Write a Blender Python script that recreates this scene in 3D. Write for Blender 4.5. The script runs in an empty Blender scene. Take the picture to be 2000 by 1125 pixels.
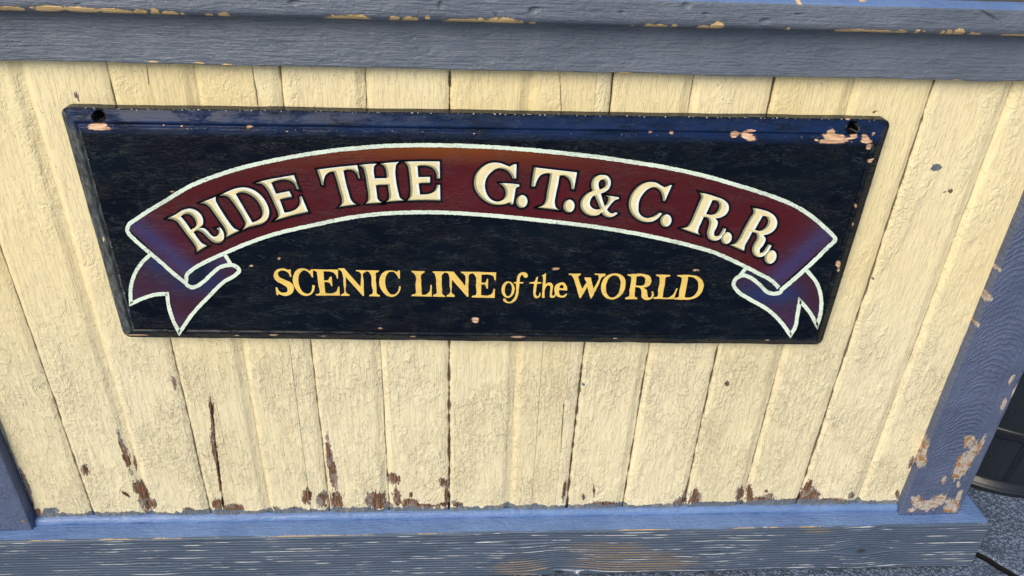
import bpy, math, random
import numpy as np
from mathutils import Matrix, Vector
from mathutils.geometry import delaunay_2d_cdt

random.seed(7)
RNG = np.random.RandomState(11)
scene = bpy.context.scene
COL = scene.collection

# ------------------------------------------------------------------ camera
# measured: wall plane is Y = 0, +Y goes into the wall, ground is Z = 0
CAM_H, CAM_D, FPX = 1.345, 1.10, 1500.0          # FPX: focal length for a 2000 px wide picture
def rot_world_to_cv(p, y, r):
    cy, sy, cp, sp, cr, sr = math.cos(y), math.sin(y), math.cos(p), math.sin(p), math.cos(r), math.sin(r)
    B = np.array([[1, 0, 0], [0, 0, -1], [0, 1, 0.]])
    Yw = np.array([[cy, sy, 0], [-sy, cy, 0], [0, 0, 1]])
    P = np.array([[1, 0, 0], [0, cp, -sp], [0, sp, cp]])
    Rl = np.array([[cr, -sr, 0], [sr, cr, 0], [0, 0, 1]])
    return Rl @ P @ B @ Yw
MC = rot_world_to_cv(math.radians(30.8675), math.radians(-4.0277), math.radians(2.13855))
cam_d = bpy.data.cameras.new('camera')
cam_d.sensor_width = 36.0
cam_d.lens = 36.0 * FPX / 2000.0
cam_d.clip_start = 0.02
cam_d.clip_end = 500.0
cam = bpy.data.objects.new('camera', cam_d)
COL.objects.link(cam)
Rw = (np.diag([1, -1, -1]) @ MC).T
cam.matrix_world = Matrix([[Rw[0, 0], Rw[0, 1], Rw[0, 2], 0.0], [Rw[1, 0], Rw[1, 1], Rw[1, 2], -CAM_D],
                           [Rw[2, 0], Rw[2, 1], Rw[2, 2], CAM_H], [0, 0, 0, 1]])
scene.camera = cam

# ------------------------------------------------------------------ sky, sun, exposure
SUN_EL, SUN_AZ = 38.0, 212.0       # azimuth from +Y towards +X: soft veiled light from the front left
world = bpy.data.worlds.new('World')
scene.world = world
world.use_nodes = True
wn = world.node_tree
bg = wn.nodes['Background']
sky = wn.nodes.new('ShaderNodeTexSky')
sky.sky_type = 'NISHITA'
sky.sun_disc = False
sky.sun_elevation = math.radians(SUN_EL)
sky.sun_rotation = math.radians(SUN_AZ)
sky.air_density = 1.0
sky.dust_density = 1.5
sky.ozone_density = 0.8
wn.links.new(sky.outputs[0], bg.inputs[0])
bg.inputs[1].default_value = 0.08
sd = bpy.data.lights.new('sun', 'SUN')
sd.energy = 1.5
sd.angle = math.radians(38)
sd.color = (1.0, 0.90, 0.74)
sun = bpy.data.objects.new('sun', sd)
COL.objects.link(sun)
_e, _a = math.radians(SUN_EL), math.radians(SUN_AZ)
sdir = Vector((math.sin(_a) * math.cos(_e), math.cos(_a) * math.cos(_e), math.sin(_e)))
sun.rotation_euler = sdir.to_track_quat('Z', 'Y').to_euler()
sun.location = sdir * 20
scene.view_settings.view_transform = 'Standard'
scene.view_settings.look = 'None'
scene.view_settings.gamma = 1.0
scene.view_settings.exposure = 0.82

# ------------------------------------------------------------------ helpers
def bp(x, y, Y=0.0, Z=None):
    """picture position (2000 x 1125) -> the point of a real plane (wall-parallel Y, or ground-parallel Z)"""
    d = MC.T @ np.array([x - 1000.0, y - 562.5, FPX])
    t = (Y + CAM_D) / d[1] if Z is None else (Z - CAM_H) / d[2]
    return np.array([0, -CAM_D, CAM_H]) + d * t

def srgb(r, g, b):
    f = lambda c: (c / 255 / 12.92) if c / 255 <= 0.04045 else ((c / 255 + 0.055) / 1.055) ** 2.4
    return (f(r), f(g), f(b), 1.0)

def mesh_obj(name, V, F, mats, parent=None, smooth=False, attrs=None, cols=None, mi=None, loc=(0, 0, 0)):
    me = bpy.data.meshes.new(name)
    V = np.asarray(V, dtype=np.float64) - np.asarray(loc)
    me.from_pydata(V.tolist() if not isinstance(F, np.ndarray) else [], [], F) if not isinstance(F, np.ndarray) else None
    if isinstance(F, np.ndarray):
        n = len(F); k = F.shape[1]
        me.vertices.add(len(V)); me.vertices.foreach_set('co', V.astype(np.float32).ravel())
        me.loops.add(n * k); me.loops.foreach_set('vertex_index', F.astype(np.int32).ravel())
        me.polygons.add(n)
        me.polygons.foreach_set('loop_start', np.arange(0, n * k, k, dtype=np.int32))
        me.polygons.foreach_set('loop_total', np.full(n, k, dtype=np.int32))
        me.update(calc_edges=True)
    for m in (mats if isinstance(mats, (list, tuple)) else [mats]):
        me.materials.append(m)
    if mi is not None:
        me.polygons.foreach_set('material_index', np.asarray(mi, dtype=np.int32))
    me.polygons.foreach_set('use_smooth', np.full(len(me.polygons), bool(smooth)))
    for k, v in (attrs or {}).items():
        a = me.attributes.new(k, 'FLOAT', 'POINT')
        a.data.foreach_set('value', np.asarray(v, dtype=np.float32).ravel())
    for k, v in (cols or {}).items():
        a = me.attributes.new(k, 'FLOAT_COLOR', 'POINT')
        a.data.foreach_set('color', np.asarray(v, dtype=np.float32).ravel())
    me.validate()
    o = bpy.data.objects.new(name, me)
    COL.objects.link(o)
    if parent is not None:
        o.parent = parent
    return o

def grid_faces(nr, nc, flip=False):
    i = np.arange((nr - 1) * (nc - 1)); r = i // (nc - 1); c = i % (nc - 1)
    a = r * nc + c
    F = np.stack([a, a + 1, a + nc + 1, a + nc], 1)
    return F[:, ::-1].copy() if flip else F

def noise1(x, scale, seed, oct=3):
    out = np.zeros_like(x); amp = 1.0; tot = 0
    for o in range(oct):
        r = np.random.RandomState(seed * 17 + o).uniform(-1, 1, 4096)
        u = x * scale * 2 ** o + 1000; i = np.floor(u).astype(int); f = u - i; f = f * f * (3 - 2 * f)
        out += amp * (r[i % 4096] * (1 - f) + r[(i + 1) % 4096] * f); tot += amp; amp *= 0.5
    return out / tot

def noise2(x, y, sx, sy, seed, oct=3):
    out = np.zeros(np.broadcast(x, y).shape); amp = 1.0; tot = 0
    for o in range(oct):
        r = np.random.RandomState(seed * 31 + o).uniform(-1, 1, (256, 256))
        u = x * sx * 2 ** o + 500.3; v = y * sy * 2 ** o + 500.7
        i = np.floor(u).astype(int); j = np.floor(v).astype(int); f = u - i; g = v - j
        f = f * f * (3 - 2 * f); g = g * g * (3 - 2 * g); i1 = (i + 1) % 256; j1 = (j + 1) % 256; i = i % 256; j = j % 256
        out += amp * ((r[i, j] * (1 - f) + r[i1, j] * f) * (1 - g) + (r[i, j1] * (1 - f) + r[i1, j1] * f) * g)
        tot += amp; amp *= 0.5
    return out / tot

def spots(X, Z, lst, Y=0.0):
    """wear spots measured on a wall-parallel plane: (px, py, rx, ry, turn in degrees)"""
    v = np.full(X.shape, -1.0)
    for s in lst:
        x, y, rx, ry = s[:4]; a = math.radians(s[4] if len(s) > 4 else 0)
        c = bp(x, y, Y); jx = bp(x + 1, y, Y) - c; jy = bp(x, y + 1, Y) - c
        J = np.linalg.inv(np.array([[jx[0], jy[0]], [jx[2], jy[2]]]))
        dx = X - c[0]; dz = Z - c[2]
        u = J[0, 0] * dx + J[0, 1] * dz; w = J[1, 0] * dx + J[1, 1] * dz
        uu = (u * math.cos(a) + w * math.sin(a)) / rx; ww = (-u * math.sin(a) + w * math.cos(a)) / ry
        v = np.maximum(v, 1 - np.sqrt(uu * uu + ww * ww))
    return v

# ------------------------------------------------------------------ node building
class Mat:
    def __init__(s, name):
        s.m = bpy.data.materials.new(name); s.m.use_nodes = True
        s.t = s.m.node_tree; s.b = s.t.nodes['Principled BSDF']; s.co = None
    def n(s, kind, **kw):
        o = s.t.nodes.new(kind)
        for k, v in kw.items(): setattr(o, k, v)
        return o
    def l(s, a, b): s.t.links.new(a, b)
    def put(s, sock, v):
        if isinstance(v, (int, float, tuple, list)): sock.default_value = v
        else: s.l(v, sock)
    def obj(s):
        if s.co is None: s.co = s.n('ShaderNodeTexCoord').outputs['Object']
        return s.co
    def vec(s, sx, sy, sz, src=None):
        m = s.n('ShaderNodeMapping'); m.inputs['Scale'].default_value = (sx, sy, sz)
        s.l(src or s.obj(), m.inputs[0]); return m.outputs[0]
    def noise(s, sc, detail=3, rough=0.55, dist=0.0, src=None):
        o = s.n('ShaderNodeTexNoise'); s.l(s.vec(*sc, src=src), o.inputs['Vector'])
        o.inputs['Scale'].default_value = 1; o.inputs['Detail'].default_value = detail
        o.inputs['Roughness'].default_value = rough; o.inputs['Distortion'].default_value = dist
        return o.outputs['Fac']
    def voro(s, sc, feature='F1', src=None):
        o = s.n('ShaderNodeTexVoronoi', feature=feature); s.l(s.vec(*sc, src=src), o.inputs['Vector'])
        o.inputs['Scale'].default_value = 1; return o.outputs['Distance']
    def math(s, op, a, b=0.0, c=0.0, clamp=False):
        o = s.n('ShaderNodeMath', operation=op); o.use_clamp = clamp
        s.put(o.inputs[0], a); s.put(o.inputs[1], b); s.put(o.inputs[2], c); return o.outputs[0]
    def ramp(s, v, a, b):               # smooth 0..1 step between a and b
        o = s.n('ShaderNodeMapRange', interpolation_type='SMOOTHSTEP'); s.put(o.inputs['Value'], v)
        o.inputs['From Min'].default_value = a; o.inputs['From Max'].default_value = b; return o.outputs[0]
    def mix(s, f, a, b):
        o = s.n('ShaderNodeMix', data_type='RGBA'); s.put(o.inputs[0], f); s.put(o.inputs[6], a); s.put(o.inputs[7], b)
        return o.outputs[2]
    def attr(s, name, out='Fac'):
        return s.n('ShaderNodeAttribute', attribute_name=name).outputs[out]
    def bump(s, h, dist, prev=None, strength=1.0):
        o = s.n('ShaderNodeBump'); o.inputs['Distance'].default_value = dist; o.inputs['Strength'].default_value = strength
        s.l(h, o.inputs['Height'])
        if prev is not None: s.l(prev, o.inputs['Normal'])
        return o.outputs[0]
    def fin(s, col=None, rough=None, normal=None, spec=None, coat=None):
        if col is not None: s.put(s.b.inputs['Base Color'], col)
        if rough is not None: s.put(s.b.inputs['Roughness'], rough)
        if normal is not None: s.l(normal, s.b.inputs['Normal'])
        if spec is not None: s.b.inputs['Specular IOR Level'].default_value = spec
        if coat is not None: s.b.inputs['Coat Weight'].default_value = coat; s.b.inputs['Coat Roughness'].default_value = 0.12
        return s.m

def peel_mask(M, sc=(160, 160, 160), amt=1.1, edge=0.05):
    v = M.attr('peel'); n = M.noise(sc, 5, 0.68, 0.4); n2 = M.noise(tuple(q * 0.38 for q in sc), 2, 0.5, 0.6)
    t = M.math('ADD', v, M.math('MULTIPLY', M.math('SUBTRACT', n, 0.48), amt))
    t = M.math('ADD', t, M.math('MULTIPLY', M.math('SUBTRACT', n2, 0.5), 1.3))
    M.rim = M.math('MULTIPLY', M.ramp(t, -0.30, -0.12), M.ramp(v, -0.65, -0.2))
    return M.math('MULTIPLY', M.ramp(t, -edge, edge), M.ramp(v, -0.75, -0.45))

def mat_cream():
    M = Mat('cream_paint')
    low = M.attr('low')                                        # heavy scraped paint towards the splash zone
    wr = M.noise((150, 90, 105), 3, 0.55, 0.9)
    fine = M.noise((520, 300, 340), 2, 0.6, 0.3)
    brush = M.noise((520, 10, 9), 2, 0.6)
    isl = M.noise((105, 60, 62), 5, 0.62, 0.35)
    isl2 = M.noise((260, 150, 120), 3, 0.6, 0.4)
    isl = M.math('ADD', M.math('MULTIPLY', isl, 0.75), M.math('MULTIPLY', isl2, 0.25))
    im = M.ramp(isl, 0.46, 0.54)
    pat = M.ramp(M.noise((9, 5, 5), 4, 0.6), 0.44, 0.62)
    lowm = M.math('MULTIPLY', low, M.math('ADD', M.math('MULTIPLY', pat, 0.85), 0.15), clamp=True)
    pk = peel_mask(M, (420, 200, 110), 2.6, 0.05)
    big = M.noise((5, 4, 3), 4, 0.6)
    streak = M.noise((60, 10, 3.0), 3, 0.6)
    c = M.mix(M.ramp(big, 0.35, 0.65), (0.83, 0.69, 0.37, 1), (0.88, 0.75, 0.43, 1))
    c = M.mix(M.math('MULTIPLY', low, 0.75), c, (0.86, 0.78, 0.53, 1))
    c = M.mix(M.math('MULTIPLY', M.math('MULTIPLY', M.math('SUBTRACT', 1.0, im), lowm), 0.40), c, (0.70, 0.60, 0.37, 1))
    c = M.mix(M.math('MULTIPLY', M.ramp(streak, 0.56, 0.74), 0.22), c, (0.62, 0.50, 0.30, 1))
    sp = M.ramp(M.noise((330, 200, 250), 2, 0.5), 0.735, 0.78)
    c = M.mix(M.math('MULTIPLY', sp, 0.5), c, (0.35, 0.24, 0.12, 1))
    bv = M.attr('board')
    c = M.mix(M.math('MULTIPLY', M.ramp(bv, 0.35, 1.0), 0.40), c, (0.90, 0.80, 0.55, 1))
    c = M.mix(M.math('MULTIPLY', M.ramp(bv, 0.45, 0.0), 0.30), c, (0.74, 0.60, 0.33, 1))
    crv = M.attr('grime')
    c = M.mix(M.math('MULTIPLY', crv, 0.5), c, (0.33, 0.26, 0.17, 1))
    wood = M.mix(M.ramp(M.noise((480, 60, 30), 3, 0.6), 0.32, 0.66), (0.030, 0.014, 0.008, 1), (0.30, 0.155, 0.085, 1))
    wood = M.mix(M.math('MULTIPLY', M.ramp(M.noise((50, 45, 28), 3), 0.50, 0.60), 0.75), wood, (0.30, 0.26, 0.22, 1))
    c = M.mix(M.math('MULTIPLY', M.rim, 0.55), c, (0.90, 0.84, 0.68, 1))
    c = M.mix(pk, c, wood)
    bl = M.ramp(M.math('ADD', M.attr('blue'), M.math('MULTIPLY', M.math('SUBTRACT', M.noise((190, 100, 150), 3), 0.5), 1.2)), -0.05, 0.05)
    c = M.mix(bl, c, (0.13, 0.16, 0.20, 1))
    bsh = M.n('ShaderNodeCombineXYZ'); M.l(M.math('MULTIPLY', M.attr('board'), 7.0), bsh.inputs[0]); M.l(M.math('MULTIPLY', M.attr('board'), 3.0), bsh.inputs[2])
    va = M.n('ShaderNodeVectorMath', operation='ADD'); M.l(M.obj(), va.inputs[0]); M.l(bsh.outputs[0], va.inputs[1]); bc = va.outputs[0]
    rm = M.ramp(M.noise((13, 5, 4.5), 4, 0.6, 0.4, src=bc), 0.46, 0.66)
    rough_m = M.math('ADD', 0.10, M.math('MULTIPLY', rm, M.math('ADD', 0.35, M.math('MULTIPLY', M.attr('board'), 0.65))))
    h = M.math('ADD', wr, M.math('MULTIPLY', fine, 0.18))
    n = M.bump(M.math('MULTIPLY', h, rough_m), 0.0042)
    pits = M.ramp(M.noise((190, 90, 150), 2, 0.5, src=bc), 0.66, 0.74)
    n = M.bump(pits, 0.0008, n)
    fl1 = M.ramp(M.noise((58, 30, 30), 4, 0.58, 0.5, src=bc), 0.50, 0.535)
    fl2 = M.ramp(M.noise((34, 20, 26), 4, 0.62, 0.8, src=bc), 0.57, 0.60)
    stk = M.ramp(M.noise((210, 20, 16), 4, 0.6, 0.3, src=bc), 0.50, 0.56)
    pat2 = M.ramp(M.noise((11, 6, 6), 4, 0.6, src=bc), 0.40, 0.60)
    lm2 = M.math('ADD', 0.12, M.math('MULTIPLY', M.math('MULTIPLY', low, pat2), 0.88))
    n = M.bump(M.math('MULTIPLY', fl1, lm2), 0.0009, n)
    n = M.bump(M.math('MULTIPLY', fl2, lm2), 0.0009, n)
    n = M.bump(M.math('MULTIPLY', stk, M.math('SUBTRACT', 1.1, rough_m)), 0.0004, n)
    n = M.bump(brush, 0.0006, n, 0.7)
    n = M.bump(M.math('MULTIPLY', im, lowm), 0.0008, n)
    c2 = M.mix(M.math('MULTIPLY', M.math('MULTIPLY', M.math('SUBTRACT', 1.0, fl1), lm2), 0.16), c, (0.62, 0.53, 0.33, 1))
    c2 = M.mix(M.math('MULTIPLY', M.math('MULTIPLY', stk, low), 0.13), c2, (0.60, 0.48, 0.28, 1))
    c = M.mix(pk, c2, c)
    n = M.bump(M.math('SUBTRACT', 1.0, pk), 0.0034, n)
    wg = M.math('MULTIPLY', pk, M.noise((900, 60, 40), 2))
    n = M.bump(wg, 0.0008, n)
    return M.fin(c, M.math('ADD', 0.42, M.math('MULTIPLY', pk, 0.45)), n, 0.45)

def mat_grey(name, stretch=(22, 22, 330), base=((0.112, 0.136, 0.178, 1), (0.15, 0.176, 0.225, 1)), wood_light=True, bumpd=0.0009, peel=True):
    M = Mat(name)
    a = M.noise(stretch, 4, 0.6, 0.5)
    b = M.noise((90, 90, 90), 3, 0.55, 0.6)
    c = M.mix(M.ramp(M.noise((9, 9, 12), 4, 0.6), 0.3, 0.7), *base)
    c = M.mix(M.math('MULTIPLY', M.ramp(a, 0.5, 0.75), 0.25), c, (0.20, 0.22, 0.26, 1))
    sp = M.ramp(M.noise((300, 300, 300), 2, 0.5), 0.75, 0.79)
    c = M.mix(M.math('MULTIPLY', sp, 0.6), c, (0.03, 0.03, 0.035, 1))
    n = M.bump(a, bumpd * 2.6)
    n = M.bump(b, 0.0022, n, 0.6)
    n = M.bump(M.noise((26, 26, 60), 3, 0.6, 1.5), 0.004, n, 0.5)
    if not wood_light:
        ws = M.math('SINE', M.math('MULTIPLY', M.math('ADD', M.attr('grain'), M.math('MULTIPLY', M.noise((45, 45, 30), 4), 0.016)), 2 * math.pi / 0.0068))
        gm = M.ramp(M.noise((14, 14, 9), 3, 0.6), 0.35, 0.6)
        wv = M.math('MULTIPLY', M.ramp(ws, -0.3, 0.9), M.math('ADD', 0.3, M.math('MULTIPLY', gm, 0.7)))
        n = M.bump(wv, 0.0009, n)
        c = M.mix(M.math('MULTIPLY', M.math('SUBTRACT', 1.0, wv), 0.12), c, (0.05, 0.065, 0.11, 1))
    r = 0.36
    if peel:
        pk = peel_mask(M, (200, 200, 260) if wood_light else (380, 300, 110), 1.1 if wood_light else 2.0, 0.05)
        wood = M.mix(M.noise((30, 30, 500) if stretch[2] > stretch[0] else (500, 30, 30), 3, 0.6), (0.66, 0.42, 0.17, 1), (0.90, 0.66, 0.34, 1))
        if not wood_light:
            wood = M.mix(M.noise((420, 60, 45), 3, 0.6), (0.16, 0.08, 0.035, 1), (0.80, 0.74, 0.66, 1))
            wood = M.mix(M.ramp(M.noise((50, 50, 60), 3), 0.5, 0.62), wood, (0.36, 0.17, 0.05, 1))
        c = M.mix(pk, c, wood)
        n = M.bump(M.math('SUBTRACT', 1.0, pk), 0.0008, n)
        r = M.math('ADD', 0.36, M.math('MULTIPLY', pk, 0.4))
    return M.fin(c, r, n, 0.5)

def mat_sill_front():
    M = Mat('worn_grained_blue_grey_paint')
    g = M.attr('grain')                                        # growth-ring coordinate, bends round the knots
    knot = M.attr('knot')
    gv = M.n('ShaderNodeCombineXYZ'); 
    sep = M.n('ShaderNodeSeparateXYZ'); M.l(M.obj(), sep.inputs[0])
    M.l(M.math('MULTIPLY', sep.outputs[0], 1.0), gv.inputs[0]); M.l(g, gv.inputs[2])
    gsrc = gv.outputs[0]
    s = M.math('SINE', M.math('MULTIPLY', M.math('ADD', g, M.math('MULTIPLY', M.noise((4, 0, 260), 2, src=gsrc), 0.0035)), 2 * math.pi / 0.0072))
    ridge = M.ramp(s, -0.2, 0.9)
    fib = M.noise((14, 0, 800), 3, 0.6, src=gsrc)
    wear = M.noise((6, 0, 90), 4, 0.62, src=gsrc)
    dash = M.noise((22, 0, 480), 3, 0.6, src=gsrc)
    wl = M.math('MULTIPLY', M.ramp(s, 0.45, 0.95), M.ramp(M.math('ADD', wear, M.math('MULTIPLY', dash, 0.5)), 0.80, 0.88))
    c = M.mix(M.ramp(M.noise((7, 7, 20), 4, 0.6), 0.3, 0.7), (0.095, 0.120, 0.195, 1), (0.145, 0.175, 0.26, 1))
    c = M.mix(M.math('MULTIPLY', M.math('SUBTRACT', 1.0, ridge), 0.72), c, (0.05, 0.09, 0.125, 1))
    c = M.mix(M.math('MULTIPLY', M.ramp(fib, 0.55, 0.7), 0.25), c, (0.2, 0.22, 0.27, 1))
    bare = M.ramp(M.math('ADD', M.attr('peel'), M.math('MULTIPLY', M.math('SUBTRACT', M.noise((25, 10, 160), 4, 0.65), 0.5), 1.5)), -0.15, 0.45)
    tan = M.mix(M.noise((20, 0, 300), 3, src=gsrc), (0.20, 0.13, 0.075, 1), (0.50, 0.36, 0.22, 1))
    c = M.mix(M.math('MULTIPLY', M.math('MULTIPLY', bare, M.ramp(s, -0.6, 0.6)), 0.85), c, tan)
    c = M.mix(wl, c, (0.80, 0.80, 0.80, 1))
    c = M.mix(M.math('MULTIPLY', knot, 1.6, clamp=True), c, (0.035, 0.04, 0.05, 1))
    n = M.bump(ridge, 0.0024)
    n = M.bump(fib, 0.0004, n, 0.5)
    return M.fin(c, 0.45, n, 0.45)

def sign_normal(M, k=1.0):
    w = M.noise((38, 30, 190), 4, 0.62, 1.6)
    ridge = M.math('SUBTRACT', 1.0, M.math('MULTIPLY', M.math('ABSOLUTE', M.math('SUBTRACT', w, 0.5)), 9.0), clamp=True)
    pat = M.ramp(M.noise((14, 9, 30), 3, 0.6), 0.42, 0.62)
    n = M.bump(M.math('MULTIPLY', ridge, pat), 0.0006 * k)
    n = M.bump(M.noise((55, 40, 420), 4, 0.6, 0.5), 0.0005 * k, n, 0.7)
    n = M.bump(M.noise((14, 14, 40), 2), 0.0008 * k, n, 0.4)
    return n, ridge, pat

def mat_sign_black():
    M = Mat('gloss_black_sign_paint')
    n, ridge, pat = sign_normal(M)
    c = M.mix(M.ramp(M.noise((8, 8, 12), 3), 0.35, 0.65), (0.0022, 0.0042, 0.0100, 1), (0.0030, 0.0070, 0.0135, 1))
    dash = M.math('MULTIPLY', M.ramp(ridge, 0.75, 0.98), M.ramp(M.noise((26, 30, 60), 4, 0.65), 0.46, 0.62))
    c = M.mix(M.math('MULTIPLY', dash, 0.38), c, (0.10, 0.12, 0.125, 1))
    pk = peel_mask(M, (170, 170, 420), 1.4, 0.04)
    wood = M.mix(M.ramp(M.noise((30, 30, 420), 3, 0.6), 0.35, 0.65), (0.40, 0.22, 0.13, 1), (0.80, 0.56, 0.37, 1))
    fl = M.ramp(M.noise((170, 150, 260), 2, 0.5), 0.85, 0.87)
    c = M.mix(M.math('MULTIPLY', fl, 0.4), c, (0.55, 0.45, 0.36, 1))
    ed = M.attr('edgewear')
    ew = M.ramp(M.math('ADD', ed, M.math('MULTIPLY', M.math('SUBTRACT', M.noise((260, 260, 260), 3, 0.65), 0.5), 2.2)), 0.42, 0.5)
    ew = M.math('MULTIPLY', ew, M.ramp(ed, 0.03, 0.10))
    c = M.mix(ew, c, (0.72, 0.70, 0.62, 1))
    gw = M.math('MULTIPLY', M.attr('sidewear'), M.ramp(M.noise((160, 160, 60), 4, 0.6), 0.40, 0.6))
    c = M.mix(M.math('MULTIPLY', M.attr('sidewear'), 0.8), c, (0.045, 0.055, 0.06, 1))
    c = M.mix(M.math('MULTIPLY', gw, 0.55), c, (0.15, 0.165, 0.17, 1))
    c = M.mix(M.math('MULTIPLY', M.rim, 0.5), c, (0.20, 0.13, 0.11, 1))
    c = M.mix(M.math('MULTIPLY', M.attr('sky_sheen'), M.ramp(M.noise((20, 20, 90), 4, 0.6), 0.2, 0.6)), c, (0.010, 0.028, 0.095, 1))
    c = M.mix(pk, c, wood)
    n = M.bump(M.math('SUBTRACT', 1.0, pk), 0.0005, n)
    c = M.mix(M.attr('hole'), c, (0.0015, 0.0015, 0.002, 1))  # bolt-hole insides coloured near black, their shade put into the colour
    return M.fin(c, M.math('ADD', 0.22, M.math('MULTIPLY', pk, 0.5)), n, 0.14)

def mat_sign_paint(name, col, rough=0.33, attr=False, chip=0.77, crk=0.25, dark=(0.05, 0.04, 0.04, 1)):
    M = Mat(name)
    n, ridge, pat = sign_normal(M, 0.75 if attr else 0.3)
    c = M.attr('paint', 'Color') if attr else col
    v = M.noise((30, 30, 60), 4, 0.6)
    hs = M.n('ShaderNodeHueSaturation'); M.put(hs.inputs['Color'], c)
    M.l(M.math('ADD', 0.82, M.math('MULTIPLY', v, 0.36)), hs.inputs['Value'])
    c = hs.outputs[0]
    c = M.mix(M.math('MULTIPLY', M.math('MULTIPLY', M.ramp(ridge, 0.7, 0.98), pat), crk), c, dark)
    fl = M.ramp(M.noise((240, 200, 300), 2, 0.5), chip, chip + 0.02)
    c = M.mix(M.math('MULTIPLY', fl, 0.8), c, (0.60, 0.48, 0.40, 1) if attr else dark)
    return M.fin(c, rough, n, 0.16)

def mat_ground():
    M = Mat('speckled_asphalt')
    v = M.voro((125, 125, 125)); f = M.noise((420, 420, 420), 2); b = M.noise((3, 3, 3), 4)
    c = M.mix(M.ramp(v, 0.2, 0.65), (0.22, 0.29, 0.42, 1), (0.07, 0.10, 0.165, 1))
    c = M.mix(M.ramp(f, 0.55, 0.7), c, (0.50, 0.60, 0.74, 1))
    c = M.mix(M.ramp(f, 0.44, 0.34), c, (0.03, 0.032, 0.036, 1))
    c = M.mix(M.math('MULTIPLY', M.ramp(M.noise((16, 16, 16), 4, 0.65), 0.48, 0.68), 0.6), c, (0.045, 0.06, 0.09, 1))
    c = M.mix(M.math('MULTIPLY', M.ramp(b, 0.4, 0.7), 0.3), c, (0.09, 0.10, 0.12, 1))
    n = M.bump(M.math('SUBTRACT', 1.0, v), 0.003); n = M.bump(f, 0.0015, n)
    return M.fin(c, 0.7, n, 0.4)

def mat_simple(name, col, rough=0.5, bsc=(60, 60, 60), bd=0.001, spec=0.5):
    M = Mat(name)
    a = M.noise(bsc, 4, 0.6, 0.3)
    c = M.mix(a, tuple(x * 0.75 for x in col[:3]) + (1,), tuple(min(1, x * 1.25) for x in col[:3]) + (1,))
    return M.fin(c, rough, M.bump(a, bd), spec)

CREAM = mat_cream()
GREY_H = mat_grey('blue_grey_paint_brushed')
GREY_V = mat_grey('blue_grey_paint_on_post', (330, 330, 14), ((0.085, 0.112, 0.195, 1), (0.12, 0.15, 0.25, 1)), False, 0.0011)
GREY_SKYLIT = mat_grey('blue_grey_paint_skylit', (22, 260, 120), ((0.115, 0.20, 0.42, 1), (0.155, 0.26, 0.50, 1)), True, 0.0007)  # grey paint copy for upward faces, blue sky light put into its colour
SILLF = mat_sill_front()
BLACK = mat_sign_black()
GAP = mat_simple('dark_gap', (0.012, 0.009, 0.007), 0.9)
NAVY = mat_simple('navy_shelf_paint', (0.018, 0.026, 0.045), 0.3, (12, 60, 12), 0.001)
BANNER = mat_sign_paint('banner_paint', None, 0.34, True, 0.80, 0.22, (0.16, 0.11, 0.11, 1))
MINT = mat_sign_paint('pale_mint_line_paint', (0.73, 0.85, 0.72, 1), 0.4, False, 0.69, 0.55)
L_CREAM = mat_sign_paint('cream_letter_paint', (0.83, 0.73, 0.43, 1), 0.38, False, 0.78, 0.35, (0.35, 0.26, 0.15, 1))
L_OLIVE = mat_sign_paint('olive_letter_shade_paint', (0.32, 0.32, 0.19, 1), 0.38, False, 0.78, 0.3)
L_MINT = mat_sign_paint('white_letter_highlight_paint', (0.84, 0.90, 0.84, 1), 0.38, False, 0.78, 0.25)
L_BLACK = mat_sign_paint('black_letter_outline_paint', (0.006, 0.006, 0.012, 1), 0.3, False, 0.79, 0.2, (0.1, 0.06, 0.06, 1))
L_GOLD = mat_sign_paint('yellow_letter_paint', (0.86, 0.60, 0.155, 1), 0.38, False, 0.71, 0.5, (0.28, 0.20, 0.12, 1))
GROUND = mat_ground()

def tag(o, label=None, cat=None, kind=None, group=None):
    if label: o['label'] = label
    if cat: o['category'] = cat
    if kind: o['kind'] = kind
    if group: o['group'] = group
    return o
def empty(name, loc):
    o = bpy.data.objects.new(name, None); COL.objects.link(o); o.location = loc; return o

# ------------------------------------------------------------------ ground
gA = bp(1905, 1078, Z=0.0); gB = bp(1990, 1127, Z=0.0)
u = (gB - gA)[:2]; u /= np.linalg.norm(u); nrm = np.array([-u[1], u[0]])
prof = [(-45, 0), (-0.014, 0), (-0.010, -0.005), (-0.008, -0.03), (0.008, -0.03), (0.010, -0.005), (0.015, 0), (45, 0)]
GV, GF = [], []
ts = [-45, -2, -1, -0.5] + list(np.linspace(-0.3, 0.6, 60)) + [1, 2, 45]
for ti, t in enumerate(ts):
    j = noise1(np.array([float(t)]), 30, 5)[0] * 0.004 if abs(t) < 3 else 0
    for k, (a, z) in enumerate(prof):
        p = gA[:2] + u * t + nrm * (a + (j if 0 < k < 7 else 0)); GV.append((p[0], p[1], z))
g = mesh_obj('ground', GV, grid_faces(len(ts), 8, True), [GROUND, mat_simple('dark_joint', (0.004, 0.005, 0.007), 0.9)], mi=np.tile([0, 0, 1, 1, 1, 0, 0], len(ts) - 1))  # groove faces take a darker material than the asphalt
tag(g, 'speckled blue-grey asphalt ground', 'ground', 'structure')

# ------------------------------------------------------------------ booth
booth = empty('booth', (0.1, 0.0, 0.0))
tag(booth, 'cream plank booth with peeling blue-grey rail, posts and sill, behind the sign', 'booth')
def bobj(name, V, F, mats, **kw):
    return mesh_obj(name, V, F, mats, parent=booth, loc=(0.1, 0, 0), **kw)

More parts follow.
